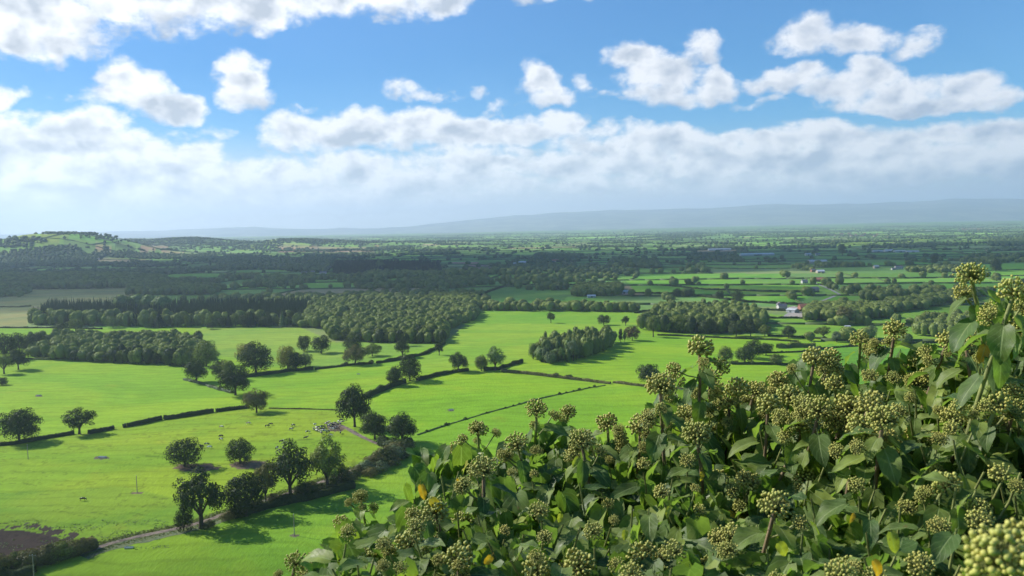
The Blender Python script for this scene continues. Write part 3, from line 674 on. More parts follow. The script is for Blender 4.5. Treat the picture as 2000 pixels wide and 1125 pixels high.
# woods: footprint in the photo, spacing, tree height, mix of (crown, foliage), name, label, how many of the nearest are single trees
def scatter(poly, sp, seed, jit=.38):
    rng = random.Random(seed); xs = [p[0] for p in poly]; ys = [p[1] for p in poly]; out = []; r_ = 0; y = min(ys)
    while y < max(ys):
        x = min(xs) + (sp / 2 if r_ % 2 else 0)
        while x < max(xs):
            qx, qy = x + rng.uniform(-jit, jit) * sp, y + rng.uniform(-jit, jit) * sp
            if in_poly(np.array([qx]), np.array([qy]), poly)[0]: out.append((qx, qy))
            x += sp
        y += sp * .87; r_ += 1
    return sorted(out, key=lambda p: p[1])
def zh(x, y): return float(height(x, y))
WOODS = [
 ([(60,698),(110,703),(200,708),(330,714),(372,718),(410,700),(385,672),(300,667),(160,664),(60,676)], 7.2, (10.0, 13.5), [('dome','dark'),('dome','mid'),('round','dark'),('dome','mid')], 'woodland_tree', 'tree massed in the rounded left wood above the long field', 'trees of the left wood', 62, 12),
 ([(625,642),(650,665),(760,671),(868,671),(874,645),(935,622),(925,604),(800,602),(610,604),(590,640)], 7.4, (10, 13.5), [('dome','mid'),('dome','dark'),('round','mid'),('dome','mid')], 'woodland_tree', 'tree packed in the thick middle wood with sunlit crowns', 'trees of the thick middle wood', 92, 12),
 ([(60,636),(200,638),(590,640),(588,632),(60,629)], 9.5, (15, 20), [('dome','light'),('dome','dark'),('dome','mid'),('conifer','conifer'),('round','dark')], 'woodland_tree', 'broadleaved tree in the front row of the conifer wood', 'front row of the conifer wood', 40, 0),
 ([(62,630),(588,632),(610,600),(420,600),(200,604),(100,604)], 5.4, (14, 17), [('conifer','conifer')], 'conifer_tree', 'dark conifer in the long conifer wood behind the pasture', 'conifers of the long wood', 12, 5),
 ([(1250,645),(1300,650),(1390,652),(1480,650),(1500,632),(1440,613),(1290,612)], 8.0, (13, 17), [('dome','mid'),('dome','dark'),('dome','dark')], 'woodland_tree', 'tree in the round shaded wood right of the upper pasture', 'trees of the round wood', 26, 5),
 ([(1036,704),(1080,713),(1135,706),(1192,682),(1196,668),(1150,672),(1060,688)], 6.2, (11, 17), [('tall','light'),('open','grey'),('dome','light'),('open','light'),('round','grey'),('tall','grey')], 'willow_tree', 'pale upright willow crowded in the grove in mid pasture', 'willows of the pale grove', 22, 4),
 ([(1788,655),(1850,662),(1930,678),(2060,690),(2100,650),(1940,634),(1810,634)], 8, (13, 16), [('dome','grey'),('dome','dark'),('dome','mid')], 'woodland_tree', 'grey green tree in the wood behind the right hand ivy sprigs', 'trees of the right wood', 14, 4),
]
stuff_b = Merge(); stuff_c = Merge()
n_ind = 0
for wi, (poly, sp, hr, mix, nm, lb, gp, nind, back) in enumerate(WOODS):
    pts = scatter(wpoly(poly), sp, 50 + wi); rng = random.Random(wi)
    for i, (x, y) in enumerate(pts):
        k_, m_ = mix[rng.randrange(len(mix))]; h = rng.uniform(hr[0] * .84, hr[1] * 1.04); h = h * (.86 + .3 * float(fbm(np.array([x / 22]), np.array([y / 22]), 41, 2)[0])); h *= rng.uniform(.88, 1.14); w = sp * rng.uniform(.95, 1.8) * (.62 if k_ in ('conifer', 'tall') else 1)
        if wi == 2: h = rng.uniform(11, 19); w = h * rng.uniform(.5, .95); m_ = 'light' if rng.random() < .22 else m_
        z = zh(x, y)
        if i < nind:
            tree(nm, ({'dome': 'wood', 'round': 'wood', 'tall': 'pillar'}.get(k_, k_) if wi != 2 and rng.random() < .7 else k_), m_, x, y, z, w, h, lb, gp, with_trunk=(i < 40)); n_ind += 1
        else:
            VQ = LOW['conifer' if k_ == 'conifer' else 'dome'][rng.randrange(3)]
            (stuff_c if k_ == 'conifer' else stuff_b).add(VQ, x, y, z, w / .9 if k_ == 'conifer' else w / 1.05, h, rng.uniform(0, 6.3))
for fx, fy in ((240, 612), (268, 610), (292, 612), (318, 614)):
    x, y, z = hit(fx, fy); tree('woodland_tree', 'wood', 'light', x, y, z, 24, 26, 'sunlit yellow green tree swelling above the dark conifer wood', 'sunlit trees above the conifers')

# tree lines along mid-distance hedges and further dark woods, as one mass each of what lies behind the single trees
far = Merge(); rng = random.Random(77)
def clump(poly, sp, hr, card=True, conif=False):
    for (x, y) in scatter(wpoly(poly), sp, int(poly[0][0]) + 3):
        h = rng.uniform(*hr); w = h * rng.uniform(.8, 1.15); z = zh(x, y)
        if conif: stuff_c.add(LOW['conifer'][rng.randrange(3)], x, y, z, w / .8, h, rng.uniform(0, 6))
        elif card: stuff_b.add(LOW['dome'][rng.randrange(3)], x, y, z, w / 1.05, h, rng.uniform(0, 6))
        else: far.add(LUMP2[rng.randrange(4)], x, y, z, w, h, rng.uniform(0, 6))
clump([(865,606),(1245,610),(1250,606),(866,600)], 9, (7, 14))
clump([(820,600),(935,602),(930,586),(850,582)], 9, (11, 15))
clump([(1120,580),(1210,578),(1215,564),(1130,562)], 9, (11, 15))
clump([(1572,628),(1640,628),(1738,622),(1735,606),(1590,606)], 9, (11, 15))
clump([(1735,612),(1800,606),(1900,586),(1950,574),(1890,576),(1730,598)], 9, (10, 14))
clump([(1680,586),(1735,588),(1740,580),(1690,578)], 9, (10, 14))
clump([(560,600),(830,602),(830,588),(560,580)], 15, (9, 13))
clump([(-260,566),(320,562),(320,548),(200,540),(-260,536)], 13, (13, 17))
clump([(250,578),(430,576),(425,566),(290,560),(250,566)], 12, (12, 16))
clump([(650,536),(862,534),(856,520),(656,518)], 13, (17, 21), conif=True)
clump([(-200,520),(180,520),(190,505),(150,480),(90,484),(-60,500),(-200,500)], 19, (12, 16), card=False)
clump([(180,500),(420,505),(420,498),(180,492)], 19, (10, 15), card=False)
clump([(420,524),(640,532),(650,508),(440,500)], 23, (10, 15), card=False)
clump([(1040,510),(1130,512),(1140,500),(1050,498)], 18, (12, 16), card=False)
clump([(1190,522),(1290,525),(1280,512),(1200,510)], 14, (13, 17), card=False)
clump([(560,530),(640,534),(640,526),(570,522)], 15, (10, 15), card=False)
clump([(960,532),(1250,540),(1240,528),(980,522)], 24, (10, 14), card=False)
clump([(1340,508),(1450,510),(1440,503),(1350,501)], 20, (10, 14), card=False)
clump([(1930,482),(2100,480),(2100,470),(1930,470)], 22, (12, 16), card=False)

# hedges of the far strip fields, with their trees
hed = Merge()
BOX = (np.array([(-.5,-.5,-.3),(.5,-.5,-.3),(.5,.5,-.3),(-.5,.5,-.3),(-.5,-.35,1),(.5,-.35,1),(.5,.35,1),(-.5,.35,1)], float), np.array([(0,1,5,4),(1,2,6,5),(2,3,7,6),(3,0,4,7),(4,5,6,7)]))
def hseg(x0, y0, x1, y1, w, h):
    L_ = math.hypot(x1 - x0, y1 - y0); V, Q = BOX; a = math.atan2(y1 - y0, x1 - x0); c, s = math.cos(a), math.sin(a)
    W = V.copy(); X = V[:, 0] * L_ * 1.03; Y = V[:, 1] * w; W[:, 0] = X * c - Y * s + (x0 + x1) / 2; W[:, 1] = X * s + Y * c + (y0 + y1) / 2
    z0, z1 = zh(x0, y0), zh(x1, y1); W[:, 2] = np.where(V[:, 0] < 0, z0, z1) + V[:, 2] * h * rng.uniform(.8, 1.25)
    hed.V.append(W); hed.Q.append(Q + hed.n); hed.n += 8
NOGO = [([(860,600),(1250,600),(1500,660),(2000,700),(2000,1125),(0,1125),(0,560),(240,556),(420,600),(860,600)])]
def allowed(x, y, z=None):
    px, py = proj(x, y, zh(x, y)); px, py = float(px), float(py)
    return -260 < px < 2260 and not in_poly(np.array([px]), np.array([py]), NOGO[0])[0]
def ledge(u0, v0, u1, v1, y):
    """one hedge between two fields"""
    L_ = math.hypot(u1 - u0, v1 - v0); stp = 28 if y < 2600 else (60 if y < 5000 else 120); n = max(1, int(L_ / stp)); prev = None
    thick = 2.6 if y < 3000 else 4.0; left = 1.0
    dens = .024 if y < 2500 else .016
    for i in range(n + 1):
        t = i / n; x, yy = xy_of(u0 + (u1 - u0) * t, v0 + (v1 - v0) * t)
        if prev and allowed(x, yy) and allowed(*prev): hseg(prev[0], prev[1], x, yy, thick, 2.4)
        prev = (x, yy)
    k = int(L_ * dens * rng.uniform(.3, 1.8)); 
    for _ in range(k):
        t = rng.random(); x, yy = xy_of(u0 + (u1 - u0) * t, v0 + (v1 - v0) * t)
        px = 1000 + F * x / yy
        if rng.random() > (1.0 if px < 1100 else .9): continue
        if allowed(x, yy): ftree(x + rng.uniform(-2, 2), yy + rng.uniform(-2, 2), yy)
def ftree(x, yy, y):
    h = rng.uniform(7, 14.5); w = h * rng.uniform(.85, 1.3); z = zh(x, yy)
    if y < 2000: stuff_b.add(LOW[('dome', 'round', 'bush')[rng.randrange(3)]][rng.randrange(3)], x, yy, z, w, h, rng.uniform(0, 6))
    elif y < 4200: far.add(LUMP2[rng.randrange(4)], x, yy, z, w, h, rng.uniform(0, 6))
    else: far.add(LUMP1[rng.randrange(4)], x, yy, z - 1, w * 1.1, h, rng.uniform(0, 6))
for j in range(len(VB) - 1):
    v = VB[j]
    if v > 11000: break
    xm = v * 1.5 + 300 if v < 3000 else v * .80 + 300
    xm = v * .82 + 350
    for i in range(len(UB[j]) - 1):
        u0, u1 = UB[j][i], UB[j][i + 1]
        if u1 < -xm or u0 > xm: continue
        if rng.random() < .88: ledge(u0, v, u1, v, v)
        if rng.random() < .85: ledge(u0, v, u0, VB[j + 1], v)
# scattered copses and far woods
for _ in range(300):
    y = 1150 * (9.5 ** rng.random()); x = rng.uniform(-.78, .78) * y; px, py = proj(x, y, zh(x, y))
    if not allowed(x, y) or (px > 1100 and y < 3200 and rng.random() < .75): continue
    a, b = rng.uniform(25, 90) * (1 + y / 3500), rng.uniform(18, 60) * (1 + y / 3500); n = int(a * b / (90 if y < 3500 else 170))
    n = min(n, 150)
    for i in range(n):
        th, r = rng.uniform(0, 6.28), math.sqrt(rng.random()); ftree(x + math.cos(th) * r * a, y + math.sin(th) * r * b, y)
# trees over the left hills
for _ in range(7500):
    x, y = rng.uniform(-3300, -300), rng.uniform(4150, 5400); z = zh(x, y)
    if z < 26 or fbm(np.array([x / 160]), np.array([y / 160]), 5, 3)[0] < .40: continue
    px, py = proj(x, y, z)
    if any(in_poly(np.array([float(px)]), np.array([float(py)]), FIELDS[q][0])[0] for q in (26, 27, 28, 29, 30)): continue
    far.add(LUMP1[rng.randrange(4)], x, y, z - 1, rng.uniform(12, 19), rng.uniform(9, 13), rng.uniform(0, 6))
for _ in range(9000):
    x, y = rng.uniform(-3600, 300), rng.uniform(3000, 6200); z = zh(x, y)
    if z < 14 or abs(x / y) > .8: continue
    px, py = proj(x, y, z)
    if 20 < px < 140 and 455 < py < 480 and rng.random() < .96: continue
    if any(in_poly(np.array([float(px)]), np.array([float(py)]), FIELDS[q][0])[0] for q in (25, 26, 27, 28, 29, 30, 31)) and rng.random() < .95: continue
    if fbm(np.array([x / 160]), np.array([y / 160]), 5, 3)[0] < .47 and rng.random() < .8: continue
    far.add(LUMP1[rng.randrange(4)], x, y, z - 1, rng.uniform(11, 17), rng.uniform(9, 13), rng.uniform(0, 6))
print('tris', stuff_b.n, stuff_c.n, far.n, hed.n, 'individual', TREES)
tag(stuff_b.build('woodland', FM['wood'], True), 'broadleaved woodland and hedgerow trees filling the middle distance', 'woodland', None, 'stuff')
tag(stuff_c.build('conifer_woodland', FM['conifer']), 'dark conifer plantations behind the pasture', 'woodland', None, 'stuff')
tag(far.build('distant_woodland', FM['far'], True), 'countless small trees dotted over the distant plain and hills', 'woodland', None, 'stuff')
tag(hed.build('distant_hedges', FM['far']), 'thin dark hedges dividing the distant fields', 'hedges', None, 'stuff')
# ------------------------------------------------------------------ hedges, banks and track
def wline(pts, step=2.0, pre=None):
    W = [pre(*p) if pre else hit(*p)[:2] for p in pts]; out = []
    for (a, b), (c, d) in zip(W[:-1], W[1:]):
        n = max(1, int(math.hypot(c - a, d - b) / step))
        out += [(a + (c - a) * i / n, b + (d - b) * i / n) for i in range(n)]
    return out + [W[-1]]
def hedge(pts, w, h, m, label, dens=7.0, s=.34, seed=1, ragged=.25, name='field_hedge', group=None):
    L_ = np.array(wline(pts, 1.5)); rng = np.random.RandomState(seed); T = np.gradient(L_, axis=0); T /= np.linalg.norm(T, axis=1)[:, None]; Nn = np.stack([-T[:, 1], T[:, 0]], -1)
    z = height(L_[:, 0], L_[:, 1]); arc = np.arange(len(L_)) * 1.5
    hh = h * (1 + (fbm(arc / 5, arc * 0 + seed, 3, 3) - .5) * 2 * ragged); ww = w * (1 + (fbm(arc / 6, arc * 0 + seed + 5, 4, 3) - .5) * 2 * ragged)
    # core
    prof = [(-.42, -.1), (-.46, .5), (-.34, .86), (0, .93), (.34, .86), (.46, .5), (.42, -.1)]; k = len(prof)
    V = np.stack([np.stack([L_[:, 0] + Nn[:, 0] * a * ww, L_[:, 1] + Nn[:, 1] * a * ww, z + b * hh], -1) for a, b in prof], 1)
    V = V + rng.normal(0, .04 * h, V.shape); idx = np.arange(len(L_) * k).reshape(-1, k)
    Q = np.stack([idx[:-1, :-1], idx[1:, :-1], idx[1:, 1:], idx[:-1, 1:]], -1).reshape(-1, 4); V = V.reshape(-1, 3)
    n = int(len(L_) * 1.5 * (w + 2 * h) * dens); i = rng.randint(0, len(L_) - 1, n); f = rng.rand(n)[:, None]
    P2 = L_[i] * (1 - f) + L_[i + 1] * f; a = rng.uniform(0, np.pi, n) * 1.0
    ca, sa = np.cos(a), np.sin(a) ** .7
    off = np.sign(ca) * np.abs(ca) ** .45 * .5 * ww[i] * rng.uniform(.85, 1.12, n); up = sa * hh[i] * rng.uniform(.75, 1.08, n)
    P_ = np.stack([P2[:, 0] + Nn[i, 0] * off, P2[:, 1] + Nn[i, 1] * off, z[i] + up], -1)
    N3 = np.stack([Nn[i, 0] * ca, Nn[i, 1] * ca, sa + .1], -1)
    V2, Q2 = cards(P_, N3, s, rng); c0 = P_.mean(0) * np.array([1, 1, 0]); c0[2] = z.mean()
    me = bpy.data.meshes.new(name); fill_mesh(me, np.concatenate([V, V2]) - c0, np.concatenate([Q, Q2 + len(V)])); me.materials.append(FM[m])
    o = new_obj(name, me); o.location = c0; return tag(o, label, 'hedge', group)
HD = [
 ([(-40,874),(30,868),(100,855),(145,848)], 2.0, 2.0, 'dark', 'clipped dark hedge running left from the open topped oak past the big round oak'),
 ([(173,848),(222,838)], 2.2, 2.3, 'dark', 'short clipped hedge length between the open topped oak and the gateway'),
 ([(240,835),(247,834)], 2.0, 2.4, 'dark', 'tiny stub of clipped hedge beside the gateway'),
 ([(249,834),(280,828),(315,820)], 2.2, 2.5, 'dark', 'clipped hedge length right of the gateway stub'),
 ([(320,820),(370,813),(417,805)], 2.2, 2.6, 'dark', 'longest length of the clipped hedge, in the middle of its run'),
 ([(422,805),(450,801),(486,797)], 2.2, 2.4, 'dark', 'gappy last length of clipped hedge ending at the olive oak'),
 ([(525,798),(570,799),(620,800),(664,802)], .5, .7, 'brown', 'thin broken fence-line hedge from the olive oak to the tall track oak'),
 ([(712,778),(740,766),(765,756),(790,748)], 4.0, 3.6, 'dark', 'thick shadowy hedge climbing right from the tall track oak'),
 ([(815,744),(850,735),(885,728),(915,724)], 2.4, 2.4, 'dark', 'dark hedge between the ragged crowned oak and the flat topped oak'),
 ([(945,724),(975,722),(1005,712),(1020,708)], 2.6, 2.6, 'dark', 'dark hedge from the pale willow up to the willow grove'),
 ([(980,726),(1030,731),(1090,738),(1140,744),(1192,750)], 2.0, 2.0, 'brown', 'rough brown hedge crossing behind the walled field'),
 ([(1198,748),(1240,753),(1300,760),(1350,764),(1420,770)], 2.0, 1.9, 'brown', 'rough brown hedge under the single dark oak'),
 ([(735,710),(770,705),(800,699),(830,692),(850,682),(868,672)], 2.4, 2.4, 'dark', 'curved hedge rising to the corner of the thick middle wood'),
 ([(615,722),(650,718),(690,713),(728,711)], 2.0, 1.8, 'dark', 'low hedge under the yellowish broad oak'),
 ([(440,740),(500,735),(560,726),(612,722)], 3.0, 2.4, 'dark', 'low scrubby hedge under the autumn clump'),
 ([(360,742),(400,752),(430,762),(455,768)], 2.4, 1.6, 'grey', 'straggling grey hedge dipping to the round dark oak'),
 ([(-40,712),(20,708),(60,702),(100,703)], 3.0, 2.0, 'mid', 'scrubby hedge under the left edge trees'),
 ([(1284,655),(1340,657),(1420,661),(1500,664),(1560,668)], 2.0, 1.7, 'dark', 'thin dark hedge in front of the round wood'),
 ([(1430,712),(1480,712),(1550,713)], 2.0, 1.8, 'dark', 'dark hedge under the loose row of oaks'),
 ([(1500,656),(1600,662),(1690,670),(1760,672),(1830,670)], 2.2, 2.0, 'dark', 'dark hedge along the near side of the pasture with three grey willows'),
 ([(1518,680),(1550,678),(1592,678)], 5.0, 4.0, 'mid', 'thick green hedge clump between the right hand pastures'),
 ([(1480,690),(1560,688),(1620,680),(1680,676)], 1.8, 1.4, 'dark', 'low hedge under the thick green clump'),
 ([(1500,622),(1560,622),(1620,628),(1700,634),(1780,638)], 2.6, 2.2, 'dark', 'lane side hedge below the red farm'),
 ([(1770,676),(1900,682),(2060,690)], 2.4, 2.0, 'dark', 'dark hedge running behind the right hand ivy sprigs'),
 ([(-60,640),(60,641),(200,643)], 2.2, 1.8, 'dark', 'hedge along the top of the narrow strip field at left'),
 ([(-100,600),(40,600),(60,598)], 2.0, 1.8, 'brown', 'brown hedge in the straw coloured field at left'),
 ([(1240,612),(1300,604),(1500,606),(1600,610)], 3.0, 2.6, 'dark', 'hedge beyond the round wood towards the farm'),
 ([(1230,573),(1330,575),(1460,590),(1560,596),(1600,598)], 3.0, 3.0, 'dark', 'long slanting hedge across the shaded green field'),
 ([(1270,557),(1380,566),(1500,570),(1600,571)], 3.0, 2.6, 'dark', 'hedge under the row of trees in the sunlit strips'),
 ([(905,590),(950,572),(1000,556)], 3.0, 3.0, 'dark', 'hedge climbing the left side of the shaded green field'),
 ([(1000,557),(1130,557)], 3.0, 3.0, 'dark', 'hedge along the top of the shaded green field'),
]
for i, (pts, w, h, m_, lb) in enumerate(HD):
    far_ = hit(*pts[0])[1] > 800
    hedge(pts, w, h, m_, lb, ragged=(.22 if 'clipped' in lb else .45), dens=1.6 if far_ else 5.5, s=.7 if far_ else .42, seed=i * 3 + 2)
rng = random.Random(44)
for hi in (7, 8, 9, 10, 11, 12, 13, 14, 15, 18, 19, 21):
    pts = HD[hi][0]
    for _ in range(5):
        t = rng.random() * (len(pts) - 1); k = int(t); f = t - k; x, y, z = hit(pts[k][0] * (1 - f) + pts[k + 1][0] * f, pts[k][1] * (1 - f) + pts[k + 1][1] * f - .5); s_ = rng.uniform(2.0, 4.2)
        tree('hawthorn_bush', 'bush', rng.choice(['dark', 'dark', 'brown', 'mid']), x, y, z, s_ * 1.3, s_, 'uncut thorn bush rising out of a field hedge', 'thorn bushes in the field hedges', 'bush', with_trunk=False)
BK = [(700,926,26),(716,922,34),(732,914,40),(746,908,42),(757,900,44),(768,897,38),(778,888,36),(790,884,38),(724,930,26),(742,921,30),(765,909,30),(786,896,28)]
for i, (a, b, w_) in enumerate(BK):
    x, y, z = hit(a, b); d = y; tree('bramble_bush', 'bush', ('brown', 'grey', 'brown', 'dark')[i % 4], x, y, z, size_m(w_, d) * 1.35, size_m(w_, d) * .85, 'brownish scrub bush in the shrub bank between track and bright field', 'bushes of the shrub bank', 'bush')
hedge([(-60,1125),(20,1112),(100,1098),(165,1075),(185,1068)], 4.4, 3.0, 'brown', 'overgrown brown green hedge along the muddy corner at bottom left', 9, .36, 91, .5, 'bramble_bank')
hedge([(-90,1140),(-20,1130),(30,1128),(70,1122)], 4.0, 3.4, 'dark', 'dark hedge cut by the bottom left corner', 9, .34, 93, .3)
hedge([(455,1012),(520,992),(600,975),(690,952)], 4.2, 3.0, 'dark', 'dark undergrowth beneath the trackside row of trees', 7, .38, 92, .4, 'bramble_bank')
hedge([(745,868),(775,880),(800,870)], 5.5, 4.4, 'dark', 'dark scrub at the foot of the oaks by the shrub bank', 7, .4, 94, .4, 'bramble_bank')
# rough vegetated wall between the two middle fields: a broken line of tussocks on a worn bank
pts_ = [(815,850),(850,838),(880,828),(940,810),(1000,794),(1050,780),(1100,769),(1150,758),(1182,753)]
hedge(pts_, .8, .6, 'light', 'low overgrown stone wall curving between the two bright middle fields', 8, .3, 97, .5, 'overgrown_wall')
for i, (a, b, w_) in enumerate([(0,1122,56),(30,1112,50),(62,1108,52),(92,1098,54),(120,1092,50),(146,1084,46),(168,1076,34)]):
    x, y, z = hit(a, b); tree('bramble_bush', 'bush', ('brown', 'mid', 'brown')[i % 3], x, y, z, size_m(w_, y) * 1.3, size_m(w_, y) * .8, 'rounded scrub bush in the overgrown hedge by the muddy corner', 'bushes by the muddy corner', 'bush')
rng = random.Random(4)
for i in range(16):
    t = rng.random() * (len(pts_) - 1); k = int(t); f = t - k; a = (pts_[k][0] * (1 - f) + pts_[k + 1][0] * f, pts_[k][1] * (1 - f) + pts_[k + 1][1] * f)
    x, y, z = hit(*a); s_ = rng.uniform(1.3, 2.4)
    tree('gorse_bush', 'bush', 'dark', x, y, z, s_ * 1.3, s_, 'small dark bush growing on the low overgrown wall', 'bushes on the overgrown wall', 'bush', with_trunk=False)

def strip(name, pts, w, m, lift=.07, wob=.25):
    L_ = np.array(wline(pts, 1.2)); k = 5; ker = np.ones(9) / 9
    Lp = np.pad(L_, ((4, 4), (0, 0)), 'edge'); L_ = np.stack([np.convolve(Lp[:, i], ker, 'valid') for i in (0, 1)], -1)
    T = np.gradient(L_, axis=0); T /= np.linalg.norm(T, axis=1)[:, None]; Nn = np.stack([-T[:, 1], T[:, 0]], -1); arc = np.arange(len(L_)) * 1.2
    ww = w * (1 + (fbm(arc / 4, arc * 0, 8, 3) - .5) * 2 * wob); V = []
    for j in range(k):
        o = (j / (k - 1) - .5) * ww; X = L_[:, 0] + Nn[:, 0] * o; Y = L_[:, 1] + Nn[:, 1] * o; V.append(np.stack([X, Y, height(X, Y) + lift], -1))
    V = np.stack(V, 1).reshape(-1, 3); idx = np.arange(len(V)).reshape(-1, k)
    Q = np.stack([idx[:-1, :-1], idx[:-1, 1:], idx[1:, 1:], idx[1:, :-1]], -1).reshape(-1, 4)[:, ::-1]
    me = bpy.data.meshes.new(name); fill_mesh(me, V, Q, True); me.materials.append(m); o = new_obj(name, me); o['kind'] = 'structure'; return L_, Nn
def earth(name, a, b, sc_=.5):
    m = bpy.data.materials.new(name); m.use_nodes = True; t = m.node_tree; K = dict(nt=t); bs = t.nodes['Principled BSDF']
    g = t.nodes.new('ShaderNodeNewGeometry'); n_ = NZ(g.outputs['Position'], sc_, 5, .65, **K)
    t.links.new(MX(MR(n_, .35, .65, 0, 1, **K), RGB(*a), RGB(*b), **K), bs.inputs['Base Color']); bs.inputs['Roughness'].default_value = .95; return m
SOIL = earth('trodden soil', (.08, .062, .045), (.20, .155, .115)); VERGE = earth('rough verge', (.06, .10, .03), (.13, .15, .06), .9)
TP = [(640,826),(662,829),(680,838),(700,850),(725,862),(750,872),(772,884),(768,896),(730,905),(690,918),(640,938),(590,955),(520,978),(450,1000),(390,1022),(330,1036),(270,1048),(220,1060),(185,1072),(150,1084)]
strip('verge', [(p[0], p[1] + 5) for p in TP[7:]], 9.0, VERGE, .05, .3)
tl, tn = strip('track', TP, 2.9, SOIL, .11, .25)
for i, (a, b, w_) in enumerate([(408,1030,26),(446,1016,30),(462,1008,34),(500,998,30),(535,984,34),(555,982,30),(588,970,34),(612,964,36),(628,962,34),(650,954,36),(678,946,34),(690,936,30)]):
    x, y, z = hit(a, b); tree('bramble_bush', 'bush', ('dark', 'brown', 'dark')[i % 3], x, y, z, size_m(w_, y) * 1.2, size_m(w_, y) * .72, 'dark scrub bush filling in under the trackside row of trees', 'scrub under the trackside trees', 'bush')
# rough grass along the track
rg = np.random.RandomState(3); n = 9000; i = rg.randint(60, len(tl), n); sd_ = np.where(rg.rand(n) < .25, 1, -1); o_ = sd_ * (1.9 + np.abs(rg.normal(0, 1.5, n)))
X = tl[i, 0] + tn[i, 0] * o_ + rg.uniform(-.6, .6, n); Y = tl[i, 1] + tn[i, 1] * o_ + rg.uniform(-.6, .6, n)
P_ = np.stack([X, Y, height(X, Y) + .15], -1); V, Q = cards(P_, np.tile([0, 0, 1.0], (n, 1)), .34, rg); me = bpy.data.meshes.new('rough_grass'); fill_mesh(me, V, Q); me.materials.append(FM['mid'])
tag(new_obj('rough_grass', me), 'rough uncut grass and weeds along both sides of the farm track', 'grass', None, 'stuff')
# tussocks round the mud
n = 5000; qx = rg.uniform(-100, 330, n); qy = rg.uniform(1015, 1075, n); keep = fbm(qx / 30, qy / 10, 23, 3) > .55; P_ = np.array([hit(a, b) for a, b in zip(qx[keep][:1500], qy[keep][:1500])]); P_[:, 2] += .1
V, Q = cards(P_, np.tile([0, 0, 1.0], (len(P_), 1)), .3, rg); me = bpy.data.meshes.new('rush_tussocks'); fill_mesh(me, V, Q); me.materials.append(FM['light'])
tag(new_obj('rush_tussocks', me), 'pale rushes and tussocks round the muddy patch at lower left', 'rushes', None, 'stuff')

# ------------------------------------------------------------------ cattle
def coat(name, a, b, bias):
    m = bpy.data.materials.new(name); m.use_nodes = True; t = m.node_tree; K = dict(nt=t); bs = t.nodes['Principled BSDF']
    tcn = t.nodes.new('ShaderNodeTexCoord'); oi = t.nodes.new('ShaderNodeObjectInfo')
    n_ = NZ(V_('ADD', tcn.outputs['Object'], V_('SCALE', (9, 5, 7), s=oi.outputs['Random'], **K), **K), 1.1, 2, .5, **K)
    t.links.new(MX(MR(n_, bias, bias + .02, 0, 1, **K), RGB(*a), RGB(*b), **K), bs.inputs['Base Color']); bs.inputs['Roughness'].default_value = .7; return m
COATS = dict(black=coat('black hide', (.02, .018, .017), (.75, .72, .66), .60), pied=coat('pied hide', (.02, .018, .017), (.78, .75, .7), .49), pale=coat('pale hide', (.30, .20, .12), (.74, .68, .6), .45))
def cow_mesh(pose, cm):
    V = []; E = []; Rd = []
    def add(p, r, par=None):
        V.append(p); Rd.append(r)
        if par is not None: E.append((par, len(V) - 1))
        return len(V) - 1
    hip = add((-.75, 0, 1.12), (.30, .34)); mid = add((-.1, 0, 1.02), (.36, .42), hip); sho = add((.60, 0, 1.10), (.29, .36), mid)
    hd = dict(graze=[(.95, 0, .92), (1.18, 0, .55), (1.32, .03, .22)], stand=[(.95, 0, 1.32), (1.18, 0, 1.48), (1.55, .02, 1.30)], turn=[(.93, .06, 1.25), (1.08, .26, 1.38), (1.16, .58, 1.18)])[pose]
    n1_ = add(hd[0], (.19, .24), sho); n2_ = add(hd[1], (.15, .18), n1_); add(hd[2], (.085, .10), n2_)
    e = Vector(hd[1]); add((e.x - .02, e.y + .24, e.z + .04), (.035, .05), n2_); add((e.x - .02, e.y - .24, e.z + .04), (.035, .05), n2_)
    for s in (-1, 1):
        k = add((-.82, .2 * s, .66), (.11, .13), hip); h_ = add((-.92, .2 * s, .44), (.055, .06), k); add((-.84, .2 * s, .03), (.05, .055), h_)
        k = add((.60, .19 * s, .68), (.10, .11), sho); h_ = add((.62, .19 * s, .38), (.055, .055), k); add((.60, .19 * s, .03), (.05, .055), h_)
    t_ = add((-1.08, 0, 1.15), (.05, .05), hip); add((-1.16, 0, .62), (.035, .035), t_)
    me = bpy.data.meshes.new('tmp'); me.from_pydata(V, E, []); o = new_obj('tmp', me)
    sk = o.modifiers.new('s', 'SKIN'); sb = o.modifiers.new('b', 'SUBSURF'); sb.levels = 1; sb.render_levels = 1
    for i, v in enumerate(me.skin_vertices[0].data): v.radius = Rd[i]; v.use_root = (i == 0)
    dg = bpy.context.evaluated_depsgraph_get(); out = bpy.data.meshes.new_from_object(o.evaluated_get(dg)); out.name = 'cow'
    bpy.data.objects.remove(o); out.materials.clear(); out.materials.append(COATS[cm]); return out
COWM = {(p, c): cow_mesh(p, c) for p in ('graze', 'stand', 'turn') for c in COATS}
def cow(px, py, pose, c, rz, label, group=None, s=1.12):
    x, y, z = hit(px, py); o = new_obj('cow', COWM[pose, c]); o.location = (x, y, z + .02); o.rotation_euler = (0, 0, rz); o.scale = (s, s, s); tag(o, label, 'cow', group)
